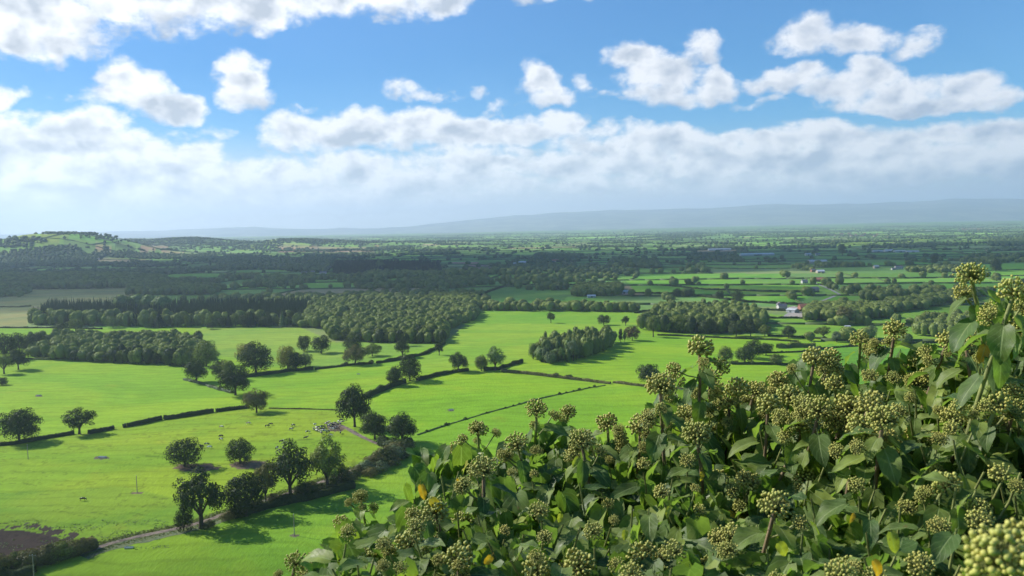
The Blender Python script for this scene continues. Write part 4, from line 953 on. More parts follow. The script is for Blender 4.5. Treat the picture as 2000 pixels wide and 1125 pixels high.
CW = [(432.5,836,'graze','pale',0,'pale cow grazing alone left of the pair near the olive oak'),(485,829,'graze','pale',.3,'pale cow grazing below the olive oak'),
 (522,834.5,'graze','black',.5,'dark cow, lower left of the touching pair right of the olive oak'),(528.5,831,'graze','black',.7,'dark cow, upper right of the touching pair right of the olive oak'),
 (573,833,'graze','pied',2.9,'black and white cow, upper of two standing one above the other before the herd'),(569,841,'stand','black',0.1,'dark cow, lower of two standing one above the other before the herd'),
 (432,854,'graze','black',3,'dark cow, upper of the two stacked above the smaller squat oak'),(432,860.5,'graze','pied',2.8,'black and white cow, lower of the two stacked above the smaller squat oak'),
 (404,870,'graze','black',.2,'dark cow at the top of the trio between the two squat oaks'),(394,875,'stand','black',3.0,'dark cow nearest the left squat oak in the trio'),(409,876,'graze','pied',.3,'black and white cow at the right of the trio between the squat oaks'),
 (601,846,'graze','pied',.4,'black and white cow straying left just below the crowd'),(597,858,'stand','black',.3,'black cow alone below the straying black and white cow'),
 (549.5,865,'stand','black',.4,'black cow alone in the open between the herd and the track oaks'),(541,878,'turn','black',1.2,'black cow behind the top of the spreading trackside oak'),
 (628,848,'graze','black',2.2,'black cow hanging below the middle of the crowd'),(641,846,'turn','black',.6,'black cow at the lower edge of the crowd, right of the middle'),
 (645,853,'graze','pale',.4,'pale cow just below the crowd'),(665,847,'turn','black',1.7,'black cow standing apart near the track bend'),
 (162,978,'graze','black',.2,'black cow alone far from the herd in the lower left pasture'),(98,656,'graze','pied',.2,'distant cow grazing in the strip field above the left wood'),(91,660,'graze','pale',.2,'distant pale cow lower in the strip field above the left wood')]
for q in CW: cow(*q)
rng = random.Random(12)
CR = [(615,831),(619,838),(623,841),(618,842),(625,836),(626,844),(613,840),(630,840),(632,835),(635,838),(637,830),(640,827),(642,833),(634,843),(646,829),(648,835),(651,832),(645,839),(654,828),(656,836),(659,831),(661,825),(664,829),(666,822),(668,826),(653,840),(660,838)]
for i, (a, b) in enumerate(CR):
    c = ['black', 'black', 'black', 'pied', 'pale'][rng.randrange(5)]; lb = {'black': 'black cow packed in the crowd by the end of the track', 'pied': 'black and white cow packed in the crowd by the end of the track', 'pale': 'pale cow packed in the crowd by the end of the track'}[c]
    cow(a, b + 1, rng.choice(['stand', 'turn', 'graze']), c, rng.uniform(0, 6.3), lb, 'crowd of cows at the track end')

# ------------------------------------------------------------------ poles, troughs, feeder
WOODP = mat('weathered pole', (.30, .27, .23), .9, .1, 3, .2); METAL = mat('galvanised metal', (.52, .53, .54), .5, .5, 2, .15); CER = mat('porcelain', (.6, .58, .55), .3)
def pole(px, py, h, label, arm=False):
    x, y, z = hit(px, py); t = thing('utility_pole', label, 'pole', (x, y, z))
    new_obj('post', mesh_of('post', tubes([((0, 0, -.5), (0, 0, h * .5), .17, .145), ((0, 0, h * .5), (0, 0, h), .145, .12)], 8), WOODP), t)
    new_obj('cap', mesh_of('cap', tubes([((0, 0, h), (0, 0, h + .1), .15, .06)], 8), METAL), t)
    if arm:
        new_obj('crossarm', mesh_of('crossarm', tubes([((-1.0, 0, h - .35), (1.0, 0, h - .35), .08, .08), ((0, 0, h - 1.1), (.6, 0, h - .38), .03, .03)], 6), WOODP), t)
        for i in (-.9, 0, .9): new_obj('insulator', mesh_of('insulator', tubes([((i, 0, h - .3), (i, 0, h - .12), .04, .07), ((i, 0, h - .12), (i, 0, h), .07, .02)], 8), CER), t)
pole(55, 897, 7.5, 'dark slender pole below the big round oak')
pole(268, 963, 7.6, 'pole rising from a ring of bare soil in the cow pasture')
pole(575, 1046, 8.0, 'tallest looking pole, alone in the shaded bottom field')
pole(67, 1140, 9.5, 'pole with crossarm and insulators at the bottom left hedge', True)
def trough(px, py, L_, w, h, label, m=METAL):
    x, y, z = hit(px, py); t = thing('water_trough', label, 'trough', (x, y, z), random.Random(px).uniform(-.2, .2)); bm = bmesh.new()
    bmesh.ops.create_cube(bm, size=1.0)
    for v in bm.verts: v.co = Vector((v.co.x * L_ * (1 if v.co.z > 0 else .9), v.co.y * w * (1 if v.co.z > 0 else .85), (v.co.z + .5) * h))
    top = max(bm.faces, key=lambda f: f.calc_center_median().z); r_ = bmesh.ops.inset_region(bm, faces=[top], thickness=.08); 
    for v in top.verts: v.co.z -= h * .3
    me = bpy.data.meshes.new('tank'); bm.to_mesh(me); bm.free(); me.materials.append(m); new_obj('tank', me, t)
    bm = bmesh.new(); bmesh.ops.create_grid(bm, x_segments=1, y_segments=1, size=.5)
    for v in bm.verts: v.co = Vector((v.co.x * (L_ - .17), v.co.y * (w - .17), h * .8))
    me = bpy.data.meshes.new('water'); bm.to_mesh(me); bm.free(); me.materials.append(WATER); new_obj('water', me, t)
WATER = mat('still water', (.12, .15, .17), .08, .5)
trough(200, 894, 4.2, 1.3, .6, 'long grey trough on trampled red soil in the cow pasture')
trough(881, 801, 2.6, 1.2, .6, 'white trough in the bright field behind the overgrown wall', mat('white enamel', (.7, .7, .68), .4))
trough(76, 773, 3.2, 1.2, .55, 'low grey trough in the long left field')
trough(700, 731, 2.4, 1.0, .5, 'small grey trough in the field before the autumn clump')
trough(252, 1071, 3.0, 1.2, .5, 'pale concrete trough on the near verge of the track', mat('pale concrete', (.55, .53, .48), .9, .2, 3))

# ------------------------------------------------------------------ farm buildings
WALLS = dict(white=mat('white render', (.46, .45, .43), .9, .2, .8, .06), brick=mat('red brick', (.30, .14, .10), .9, .2, 2, .2), stone=mat('sandstone', (.36, .31, .26), .9, .2, 1, .15), grey=mat('grey sheeting', (.34, .36, .38), .6, .3, .5, .1))
ROOFS = dict(slate=mat('slate', (.13, .135, .15), .6, .4, 1, .2), tile=mat('clay tile', (.30, .13, .09), .85, .2, 1, .2), sheet=mat('fibre cement roof', (.42, .44, .46), .5, .4, .4, .12), light=mat('pale steel roof', (.50, .53, .56), .4, .5, .3, .08))
GLASS = mat('window glass', (.05, .06, .08), .15, .5); DOORM = mat('painted door', (.10, .12, .12), .6)
def boxm(b, x0, x1, y0, y1, z0, z1):
    V = [(x0, y0, z0), (x1, y0, z0), (x1, y1, z0), (x0, y1, z0), (x0, y0, z1), (x1, y0, z1), (x1, y1, z1), (x0, y1, z1)]; o = len(b[0]); b[0].extend(V)
    b[1].extend([tuple(o + i for i in f) for f in ((3, 2, 1, 0), (4, 5, 6, 7), (0, 1, 5, 4), (1, 2, 6, 5), (2, 3, 7, 6), (3, 0, 4, 7))])
def pym(name, b, m, parent):
    me = bpy.data.meshes.new(name); me.from_pydata(b[0], [], b[1]); me.update(); me.materials.append(m); return new_obj(name, me, parent)
def building(px, py, L_, W_, eh, rh, wall, roof, rz, label, cat='house', group=None, wins=4, wing=False):
    x, y, z = hit(px, py); t = thing({'house': 'farmhouse', 'barn': 'barn', 'shed': 'farm_shed'}[cat], label, cat, (x, y, z - .3), rz, group)
    b = ([], []); boxm(b, -L_ / 2, L_ / 2, -W_ / 2, W_ / 2, 0, eh); o = len(b[0])
    b[0].extend([(-L_ / 2, -W_ / 2, eh), (-L_ / 2, W_ / 2, eh), (-L_ / 2, 0, eh + rh), (L_ / 2, -W_ / 2, eh), (L_ / 2, W_ / 2, eh), (L_ / 2, 0, eh + rh)]); b[1].extend([(o, o + 2, o + 1), (o + 3, o + 4, o + 5)])
    if wing: boxm(b, L_ * .1, L_ * .42, -W_ * .95, -W_ / 2 + .02, 0, eh * .8)
    pym('wall', b, WALLS[wall], t)
    b = ([], []); e = .45; dz = rh / (W_ / 2) * e; th = .22
    for s in (-1, 1):
        o = len(b[0]); P_ = [(-L_ / 2 - e, s * (W_ / 2 + e), eh - dz), (L_ / 2 + e, s * (W_ / 2 + e), eh - dz), (L_ / 2 + e, 0, eh + rh), (-L_ / 2 - e, 0, eh + rh)]
        b[0].extend([(a, c, d + .03) for a, c, d in P_] + [(a, c, d + .03 + th) for a, c, d in P_]); b[1].extend([tuple(o + i for i in f) for f in ((0, 1, 2, 3), (7, 6, 5, 4), (0, 4, 5, 1), (1, 5, 6, 2), (3, 7, 4, 0))])
    rf = pym('roof', b, ROOFS[roof], t)
    if cat == 'house':
        for s in (-.42, .42): b = ([], []); boxm(b, L_ * s - .5, L_ * s + .5, -.45, .45, eh + rh * .5, eh + rh + 1.2); pym('chimney', b, WALLS['brick'], rf)
        for i in range(wins):
            for lv in ((1.3, 2.5), (3.7, 4.8)):
                if lv[1] < eh: b = ([], []); cx = (i + .5) / wins * L_ - L_ / 2; boxm(b, cx - .55, cx + .55, -W_ / 2 - .04, -W_ / 2 + .05, *lv); pym('window', b, GLASS, t)
        b = ([], []); boxm(b, -.5, .5, -W_ / 2 - .06, -W_ / 2 + .05, .1, 2.3); pym('door', b, DOORM, t)
    else:
        b = ([], []); boxm(b, -L_ * .12, L_ * .12, -W_ / 2 - .06, -W_ / 2 + .05, .1, eh * .85); pym('barn_door', b, DOORM, t)
BL = [
 (1755,526,17,8,5.2,3,'white','slate',.1,'white farmhouse standing alone in the shaded plain','house'),
 (1745,527,9,6,3.2,2,'white','slate',.1,'low white outhouse against the left end of the lone white farmhouse','house'),
 (1711,524,12,7,4.8,2.6,'stone','sheet',.2,'stone cottage left of the white farmhouse','house'),
 (1714,493,34,14,5,3,'grey','sheet',.05,'leftmost of the four long sheds in a row on the plain','shed'),
 (1735,492,30,16,5,3.5,'grey','light',.05,'second long shed from the left on the plain, with brightest roof','shed'),
 (1757,493,38,16,5,3,'grey','sheet',.02,'third long shed from the left on the plain','shed'),
 (1782,493,40,13,4,2.4,'white','light',0,'rightmost low white shed of the row on the plain','shed'),
 (1597,514,44,16,5,4,'stone','sheet',-.05,'long grey barn with stone walls left of the shaded strip field','barn'),
 (1583,513,12,12,6,3,'stone','slate',.3,'stone barn end at the left of the long grey barn','barn'),
 (1578,499,18,10,5,3,'white','sheet',.1,'pale shed left of the dark farmstead trees','shed'),
 (1597,499,14,9,5,3,'white','slate',-.1,'pale house right of the dark farmstead trees','house'),
 (1602,533,16,10,4,3,'stone','light',.1,'pale roofed barn by the lane','barn'),
 (1588,531,10,7,4.6,2.6,'brick','slate',.2,'brick house left of the pale roofed barn','house'),
 (1600,550,16,9,4.6,3,'brick','tile',-.2,'brick house among trees halfway up the lane','house'),
 (1571,553,10,7,4,2.6,'white','slate',.1,'small white house on the hedge left of the lane','house'),
 (1585,569,20,10,4.4,3,'stone','slate',.15,'slate roofed stone barn above the sunlit strip','barn'),
 (1655,566,15,7,3.4,2.4,'stone','slate',-.5,'slate roofed barn behind trees right of the lane','barn'),
 (1577,606,22,9,5,3.6,'brick','tile',.1,'long red roofed farm building','barn'),
 (1596,603,14,9,5,3.4,'brick','tile',.1,'red roofed farmhouse at the right end of the red farm','house'),
 (1548,610,12,10,3.6,1.6,'grey','sheet',-.9,'grey flat shed by the yard of the red farm','shed'),
 (1618,604,14,8,4,2.4,'stone','slate',.1,'grey roofed barn right of the red farm','barn'),
 (1527,604,11,7,4.6,2.8,'white','slate',.1,'white cottage left of the red farm yard','house'),
 (1522,600,7,6,4.2,2.6,'white','slate',1.5,'white gable behind the white cottage','house'),
 (1655,641,5,3.2,2.4,.6,'white','light',.1,'tiny white field shelter in the right hand pasture','shed'),
 (1168,574,16,8,3.6,1.6,'grey','light',.05,'white roofed barn left of the brown paddock','barn'),
 (1155,581,12,7,3,1.4,'grey','light',.1,'low white roofed shed nearest the shaded field','shed'),
 (1219,573,14,8,3.6,1.8,'grey','light',-.1,'bluish white shed at the corner of the brown paddock','shed'),
 (1202,575,12,8,3.4,1.8,'stone','sheet',.3,'grey shed between the two white roofed ones','shed'),
 (1080,512,34,14,5,4,'stone','tile',.05,'long red roofed barn against dark wood','barn'),
 (1020,515,22,12,5,3,'grey','light',.05,'pale shed left of the long red roofed barn','shed'),
 (1352,504,22,12,5,3,'white','light',.05,'pale shed in the shaded belt beyond the plain trees','shed'),
 (1365,504,14,10,5,4,'white','slate',.2,'white gabled house beside the pale shed','house'),
 (1405,489,90,22,5,3,'grey','light',.03,'very long pale glasshouse like shed far off','shed'),
 (1478,499,110,24,5,3,'grey','light',.03,'longest pale shed on the sunlit edge of the plain','shed'),
 (594,537,13,9,5,3.4,'white','slate',.1,'leftmost white house of the hamlet among dark trees','house'),
 (604,539,10,8,4.4,3.2,'white','tile',-.2,'white house with red roof in the hamlet among dark trees','house'),
 (611,535,8,8,5.4,3,'white','slate',.1,'taller narrow white house of the hamlet','house'),
 (631,535,16,9,4.2,3,'white','slate',.05,'rightmost white house of the hamlet','house'),
 (645,522,18,9,3.6,2,'white','light',.05,'low white shed under the left end of the plantation','shed'),
 (688,522,20,9,3.6,2,'white','light',.05,'low white shed under the middle of the plantation','shed'),
 (722,522,22,9,3.4,2,'white','light',.05,'low white shed right of its twin under the plantation','shed'),
 (100,511,22,10,5,3,'white','light',.1,'white house at the foot of the wooded left hill','house'),
 (118,512,14,9,4.4,3,'white','slate',-.1,'smaller white house right of the one below the wooded hill','house'),
 (190,508,16,9,5,3,'white','slate',.1,'pale house under the right slope of the wooded hill','house'),
 (1002,517,26,11,4,2,'white','light',.02,'white shed beyond the brown ploughed field','shed'),
 (1812,452,60,30,6,3,'stone','light',.05,'very distant pale barn in the sunlit fields at right','barn'),
]
for q in BL: building(*q)
rng = random.Random(9)
for i in range(26):
    a = rng.uniform(1618, 1735) if i < 20 else rng.uniform(1870, 1912); b = rng.uniform(457, 464) if i < 20 else rng.uniform(448, 451)
    building(a, b, rng.uniform(14, 24), 9, 5.5, 4, rng.choice(['brick', 'white', 'stone']), rng.choice(['tile', 'tile', 'slate']), rng.uniform(-.6, .6), 'small house in the distant village on the sunlit plain', 'house', 'houses of the distant village', wins=2)
def yard(pts):
    W = wpoly(pts); V = [(x, y, zh(x, y) + .12) for x, y in W]; me = bpy.data.meshes.new('farmyard'); me.from_pydata(V, [], [tuple(range(len(V)))]); me.materials.append(earth('yard', (.25, .22, .19), (.36, .32, .28), .2)); new_obj('farmyard', me)['kind'] = 'structure'
yard([(1530,622),(1575,620),(1572,610),(1552,598),(1540,600),(1545,610)])
strip('lane', [(1530,620),(1560,600),(1600,590),(1640,575),(1610,560),(1590,552)], 4.5, earth('lane surface', (.22, .21, .2), (.30, .28, .27), .2), .15, .1)
# ------------------------------------------------------------------ the ivy bush in front
def leaf_mat():
    m = bpy.data.materials.new('ivy leaf'); m.use_nodes = True; t = m.node_tree; t.nodes.clear(); K = dict(nt=t)
    uv = t.nodes.new('ShaderNodeUVMap'); s = t.nodes.new('ShaderNodeSeparateXYZ'); t.links.new(uv.outputs[0], s.inputs[0])
    at = t.nodes.new('ShaderNodeAttribute'); at.attribute_name = 'tone'; tone = at.outputs['Fac']
    u = M_('ABSOLUTE', M_('SUBTRACT', M_('MULTIPLY', s.outputs[0], 2.0, **K), 1.0, **K), **K); v = s.outputs[1]
    mid = MR(u, .03, .10, 1, 0, **K)
    lat = M_('SINE', M_('MULTIPLY', M_('SUBTRACT', v, M_('MULTIPLY', u, .38, **K), **K), 34.0, **K), **K)
    vein = M_('MAXIMUM', mid, M_('MULTIPLY', MR(lat, .90, 1.0, 0, 1, **K), .55, **K), **K)
    tcn = t.nodes.new('ShaderNodeTexCoord'); n = NZ(tcn.outputs['Object'], 38, 4, .6, **K); n2 = NZ(tcn.outputs['Object'], 9, 2, .5, **K)
    g1_ = MX(MR(tone, 0, .8, 0, 1, smooth=False, **K), RGB(.062, .112, .026), RGB(.225, .275, .050), **K)
    g1_ = MX(M_('MULTIPLY', MR(n2, .4, .7, 0, 1, **K), .5, **K), g1_, RGB(.078, .138, .042), **K)
    g1_ = MX(MR(tone, .86, .95, 0, 1, **K), g1_, RGB(.34, .33, .05), **K); g1_ = MX(MR(tone, .955, .965, 0, 1, **K), g1_, RGB(.50, .27, .03), **K)
    g1_ = V_('SCALE', g1_, s=MR(n, .3, .7, .72, 1.25, **K), **K)
    g1_ = MX(M_('MULTIPLY', vein, .55, **K), g1_, RGB(.27, .34, .14), **K)
    g1_ = MX(M_('MULTIPLY', MR(NZ(tcn.outputs['Object'], 60, 3, .7, **K), .66, .72, 0, .7, **K), MR(n2, .5, .6, 0, 1, **K), **K), g1_, RGB(.16, .11, .04), **K)
    g = t.nodes.new('ShaderNodeNewGeometry'); g1_ = MX(M_('MULTIPLY', g.outputs['Backfacing'], .45, **K), g1_, RGB(.18, .25, .10), **K)
    b = t.nodes.new('ShaderNodeBsdfPrincipled'); t.links.new(g1_, b.inputs['Base Color']); t.links.new(MR(n, .3, .7, .42, .66, **K), b.inputs['Roughness']); b.inputs['Specular IOR Level'].default_value = .33
    bp = t.nodes.new('ShaderNodeBump'); bp.inputs['Strength'].default_value = .35; bp.inputs['Distance'].default_value = .002; t.links.new(M_('ADD', M_('MULTIPLY', vein, -1.0, **K), n, **K), bp.inputs['Height']); t.links.new(bp.outputs[0], b.inputs['Normal'])
    tr = t.nodes.new('ShaderNodeBsdfTranslucent'); t.links.new(V_('MULTIPLY', g1_, (1.9, 2.3, .8), **K), tr.inputs[0])
    mx = t.nodes.new('ShaderNodeMixShader'); mx.inputs[0].default_value = .34; t.links.new(b.outputs[0], mx.inputs[1]); t.links.new(tr.outputs[0], mx.inputs[2])
    o = t.nodes.new('ShaderNodeOutputMaterial'); t.links.new(mx.outputs[0], o.inputs[0]); return m
LEAFM = leaf_mat()
def bud_mat():
    m = bpy.data.materials.new('ivy flower buds'); m.use_nodes = True; t = m.node_tree; K = dict(nt=t); b = t.nodes['Principled BSDF']
    tcn = t.nodes.new('ShaderNodeTexCoord'); oi = t.nodes.new('ShaderNodeObjectInfo'); n = NZ(tcn.outputs['Object'], 3.0, 2, .5, **K); n2 = NZ(tcn.outputs['Object'], 1.2, 2, .5, **K)
    c = MX(MR(n, .35, .65, 0, 1, **K), RGB(.23, .265, .05), RGB(.45, .44, .105), **K); c = MX(M_('MULTIPLY', MR(M_('ADD', n2, M_('MULTIPLY', oi.outputs['Random'], .18, **K), **K), .52, .74, 0, 1, **K), .4, **K), c, RGB(.46, .37, .085), **K)
    t.links.new(c, b.inputs['Base Color']); b.inputs['Roughness'].default_value = .55; b.inputs['Specular IOR Level'].default_value = .35
    b.inputs['Subsurface Weight'].default_value = 0.0; return m
BUDM = bud_mat(); STALK = mat('green stalk', (.20, .22, .07), .6, .3, 30, .25); TWIG = mat('ivy stem', (.21, .15, .09), .7, .3, 25, .35); WOOD = mat('ivy wood', (.10, .075, .055), .9, .2, 12, .4)

def leaf_geo(seed, pl=.30):
    r = random.Random(seed); nt_, ns_ = 8, 7; V, UV, Q = [], [], []
    fold = r.uniform(.10, .42); droop = r.uniform(.25, 1.0); tw = r.uniform(-.35, .35); wid = r.uniform(.26, .39); lob = r.uniform(0, .12) if r.random() < .5 else 0; wav = r.uniform(.015, .05); ph = r.uniform(0, 6); side = r.uniform(-.12, .12)
    for i in range(nt_ + 1):
        t = i / nt_; w = wid * 1.95 * (t + .015) ** .48 * (1 - t) ** .95 * (1 + lob * math.cos(t * 9)) + .004
        a = -droop * t; cy = (math.sin(a) / a if abs(a) > 1e-3 else 1) * t; cz = -droop * t * t * .5
        for j in range(ns_):
            s = j / (ns_ - 1) * 2 - 1; x = s * w; z = abs(s) ** 1.3 * w * fold + wav * math.sin(t * 13 + ph + (2 if s > 0 else 0)) * abs(s)
            y = cy + .10 * abs(s) * (1 - t) * .5 - .10 * (abs(s) ** 2) * (1 if t < .15 else 0)
            c, n = math.cos(tw * t), math.sin(tw * t); V.append((x * c - z * n + side * math.sin(t * 2.4), y, cz + x * n + z * c)); UV.append((j / (ns_ - 1), t))
    for i in range(nt_):
        for j in range(ns_ - 1): o = i * ns_ + j; Q.append((o, o + 1, o + ns_ + 1, o + ns_))
    o = len(V)
    for y, rr in ((0.03, .008), (-pl, .009)):
        for k in range(3): V.append((math.cos(k * 2.09) * rr, y, math.sin(k * 2.09) * rr - (.0 if y > 0 else -.05))); UV.append((.3, .02))
    for k in range(3): Q.append((o + k, o + (k + 1) % 3, o + 3 + (k + 1) % 3, o + 3 + k))
    return np.array(V), np.array(Q), np.array(UV)
LG = [leaf_geo(i + 3) for i in range(10)] + [leaf_geo(i + 3, .04) for i in range(10)]
def set_leaf_data(me, Q, UV, tone):
    u = me.uv_layers.new(name='UVMap'); u.data.foreach_set('uv', UV[Q.ravel()].astype(np.float32).ravel())
    a = me.attributes.new('tone', 'FLOAT', 'POINT'); a.data.foreach_set('value', tone.astype(np.float32)); me.materials.append(LEAFM)
LM = {}
def leaf_mesh(gi, tone):
    k = (gi, round(tone * 12) / 12 if tone < .9 else tone)
    if k not in LM:
        me = bpy.data.meshes.new('leaf'); V, Q, UV = LG[gi]; fill_mesh(me, V, Q, True); set_leaf_data(me, Q, UV, np.full(len(V), k[1])); LM[k] = me
    return LM[k]
ico1 = lump(0, 1); 
def ico(sub):
    bm = bmesh.new(); bmesh.ops.create_icosphere(bm, subdivisions=sub, radius=1); V = np.array([v.co[:] for v in bm.verts]); T = np.array([[v.index for v in f.verts] for f in bm.faces]); bm.free(); return V, T
IC = {1: ico(1), 2: ico(2), 3: ico(3)}
def head_geo(seed, n, br, sub, low=-.55):
    """umbel of radius 1: buds on stalks round one centre"""
    rg = np.random.RandomState(seed); D_ = fib(int(n / ((1 - low) / 2)), rg); D_ = D_[D_[:, 2] > low]; D_ = D_ + rg.normal(0, .07, D_.shape); D_ /= np.linalg.norm(D_, axis=1)[:, None]
    rad = rg.uniform(.64, 1.04, len(D_)) * (1 - .12 * (D_[:, 2] < -.1)); bv, bt = IC[sub]; V, T = [], []; o = 0; sv, sq = [], []
    for d, r in zip(D_, rad):
        s = br * rg.uniform(.8, 1.15); f = bv.copy(); dd = f @ d; f = f + np.outer(np.maximum(dd, 0) ** 3 * .25, d) - np.outer(np.minimum(dd, 0) * -.0, d)
        f = f - np.outer((dd > .55) * (dd - .55) * .55, d) + np.outer((dd < -.3) * (dd + .3) * .35, d)
        V.append(f * s + d * r * (1 - br)); T.append(bt + o); o += len(bv); sv.append(((0, 0, -.12), tuple(d * r * (1 - br * 1.6)), .022, .018))
    S_ = tubes(sv, 3); return (np.concatenate(V), np.concatenate(T)), S_
HM = []
for i in range(7):
    A, B = head_geo(300 + i, (118, 86, 150, 100, 70, 132, 92)[i], (.082, .100, .072, .090, .108, .076, .092)[i], 2 if i < 3 else 1); HM.append((mesh_of('flower_head', A, BUDM, True), mesh_of('bud_stalks', B, STALK), A, B))
A, B = head_geo(390, 112, .098, 3); BIG = (mesh_of('flower_head', A, BUDM, True), mesh_of('bud_stalks', B, STALK), A, B)

HEADS = [(1897,540,56),(1982,572,62),(1748,645,42),(1680,664,38),(1850,668,44),(1885,660,46),(1366,682,52),(1590,702,46),(1622,700,40),(1990,640,40),(1800,705,38),(1815,735,40),
 (1630,752,44),(1540,775,48),(1570,795,52),(1500,795,50),(1600,800,56),(1655,795,54),(1700,790,56),(1725,820,60),(1680,835,56),(1640,830,50),(1560,830,50),(1475,765,42),(1440,760,46),(1520,745,40),
 (1048,800,42),(1110,806,32),(1186,828,42),(1250,834,46),(1290,756,58),(1385,738,40),(1340,812,42),(1360,850,56),(1425,785,44),(1410,815,40),(1010,868,46),(933,840,38),(893,880,36),(1000,905,36),(945,918,56),(1045,905,34),(1090,968,30),(1035,996,42),
 (1135,862,50),(1160,885,40),(905,1025,48),(935,1040,44),(850,1000,56),(822,1020,50),(800,1062,56),(838,1085,50),(895,1092,64),(870,1110,50),(960,1112,50),(1050,1112,60),(1130,1104,62),(1100,1125,50),(577,1100,44),(612,1098,38),(596,1122,40),(690,1085,50),(665,1108,48),(720,1098,50),(745,1085,44),(770,1115,50),
 (704,972,32),(668,1022,34),(742,1040,28),(1210,940,32),(1220,985,34),(1175,925,30),(1404,940,42),(1462,942,48),(1375,1000,42),(1515,990,64),(1428,1050,54),(1410,1075,44),(1255,1085,58),(1235,1110,50),(1560,888,36),(1450,862,32),(1572,932,46),(1598,965,44),(1610,1000,38),(1470,1112,40),(1530,1062,34),
 (1788,748,40),(1760,770,38),(1862,818,50),(1905,812,46),(1948,790,54),(1980,800,50),(1935,760,44),(1990,755,44),(1785,848,44),(1848,948,56),(1815,965,44),(1765,942,44),(1940,935,46),(1972,940,42),(1740,1012,46),(1715,1025,36),(1618,1060,38),(1645,1080,40),(1690,1052,32),(1655,1112,56),(1725,1092,44),(1782,1092,34),(1895,1048,34),(1210,715+150,30),(1320,745,34),(1870,860,40),(1700,905,34),(1990,880,36)]
ROOT = (1.35, 2.0, float(height(1.35, 2.0)))
ivy = thing('ivy_bush', 'large flowering ivy bush with glossy leaves and yellow green umbels filling the lower right foreground', 'ivy', ROOT)
def at_px(px, py, D):
    x, y, z = ray(px, py); n = math.sqrt(x * x + y * y + z * z); return Vector((x / n * D, y / n * D, CH + z / n * D))
def surfD(px, py):
    return 1.22 + np.clip((1125 - py) / 425, -.5, 1.35) * 1.05 * (1 - .5 * sm(1450, 1950, px))
rnd = random.Random(21); RI = Vector(ROOT)
leaves = []      # (origin, direction, normal, length, geo, tone)
def add_leaf(p, d, n, L_, tone=None, gi=None):
    if tone is None: tone = min(.84, max(0, rnd.gauss(.30, .24)))
    leaves.append((Vector(p), d.normalized(), n.normalized(), L_, rnd.randrange(10) if gi is None else gi, tone))
def basis(d, n):
    y = d.normalized(); x = y.cross(n); 
    if x.length < 1e-3: x = y.orthogonal()
    x.normalize(); z = x.cross(y); return Matrix((x, y, z)).transposed()
heads = []; stems = []
def put_head(P_, dia, up, gi, px):
    heads.append((P_, dia / 2, up, gi, px))
for i, (px, py, w) in enumerate(HEADS):
    D = min(2.6, max(.95, .060 * F / w)) * .55 + float(surfD(px, py)) * .45 - .15; P_ = at_px(px, py, D); dia = w * P_.y / F * 1.2
    up = Vector((rnd.uniform(-.3, .3), rnd.uniform(-.5, .1), 1)).normalized(); put_head(P_, dia, up, rnd.randrange(7), w)
    top = py < 700
    dn = Vector((rnd.uniform(-.28, .28), rnd.uniform(.0, .45), -1)).normalized(); 
    if i == 0: dn = Vector((.30, .1, -1)).normalized()
    if i == 6: dn = Vector((.06, .05, -1)).normalized()
    Ls = rnd.uniform(.24, .42); bend = Vector((rnd.uniform(-.06, .06), rnd.uniform(0, .08), 0)); pts = [P_ + dn * (Ls * k / 7) + bend * (k / 7) ** 2 for k in range(8)]
    stems.append((pts, .0022 + dia * .018, .0042, w, rnd.random() < .5))
    # secondary umbels in a raceme below the end one
    for k in range(rnd.choice([1, 2, 3, 3])):
        a = rnd.uniform(0, 6.28); o = Vector((math.cos(a) * .75, math.sin(a) * .6, rnd.uniform(-.9, -.15))) * dia * rnd.uniform(.75, 1.05); q = P_ + o; s_ = dia * rnd.uniform(.45, .72)
        put_head(q, s_, (o * .8 + Vector((0, 0, dia * .8))).normalized(), 3 + rnd.randrange(4), w * s_ / dia); base = P_ + dn * (dia * rnd.uniform(.8, 1.3)); stems.append(([base, (base + q) / 2 + Vector((0, 0, -.004)), q], .0014, .0018, 5, True))
    g0 = rnd.uniform(0, 6.28); nl = rnd.choice([7, 8, 9, 10]) + (2 if top else 0)
    for k in range(nl):
        tpos = .0 + .60 * ((k + rnd.random() * .5) / nl) ** 1.9; p = P_ + dn * (Ls * tpos + dia * .42) + bend * tpos ** 2; a = g0 + k * 2.4
        out = Vector((math.cos(a), math.sin(a), 0)); L_ = rnd.uniform(.052, .088) * (.85 + .45 * tpos) * (D / 1.75) ** .35; el_ = rnd.uniform(-1.15, .05)
        d = out * math.cos(el_) + Vector((0, 0, math.sin(el_))); n = Vector((0, 0, 1)) * math.cos(el_) - out * math.sin(el_) + Vector((rnd.uniform(-.3, .3), rnd.uniform(-.45, .1), 0))
        add_leaf(p + d * L_ * .28, d, n, L_)
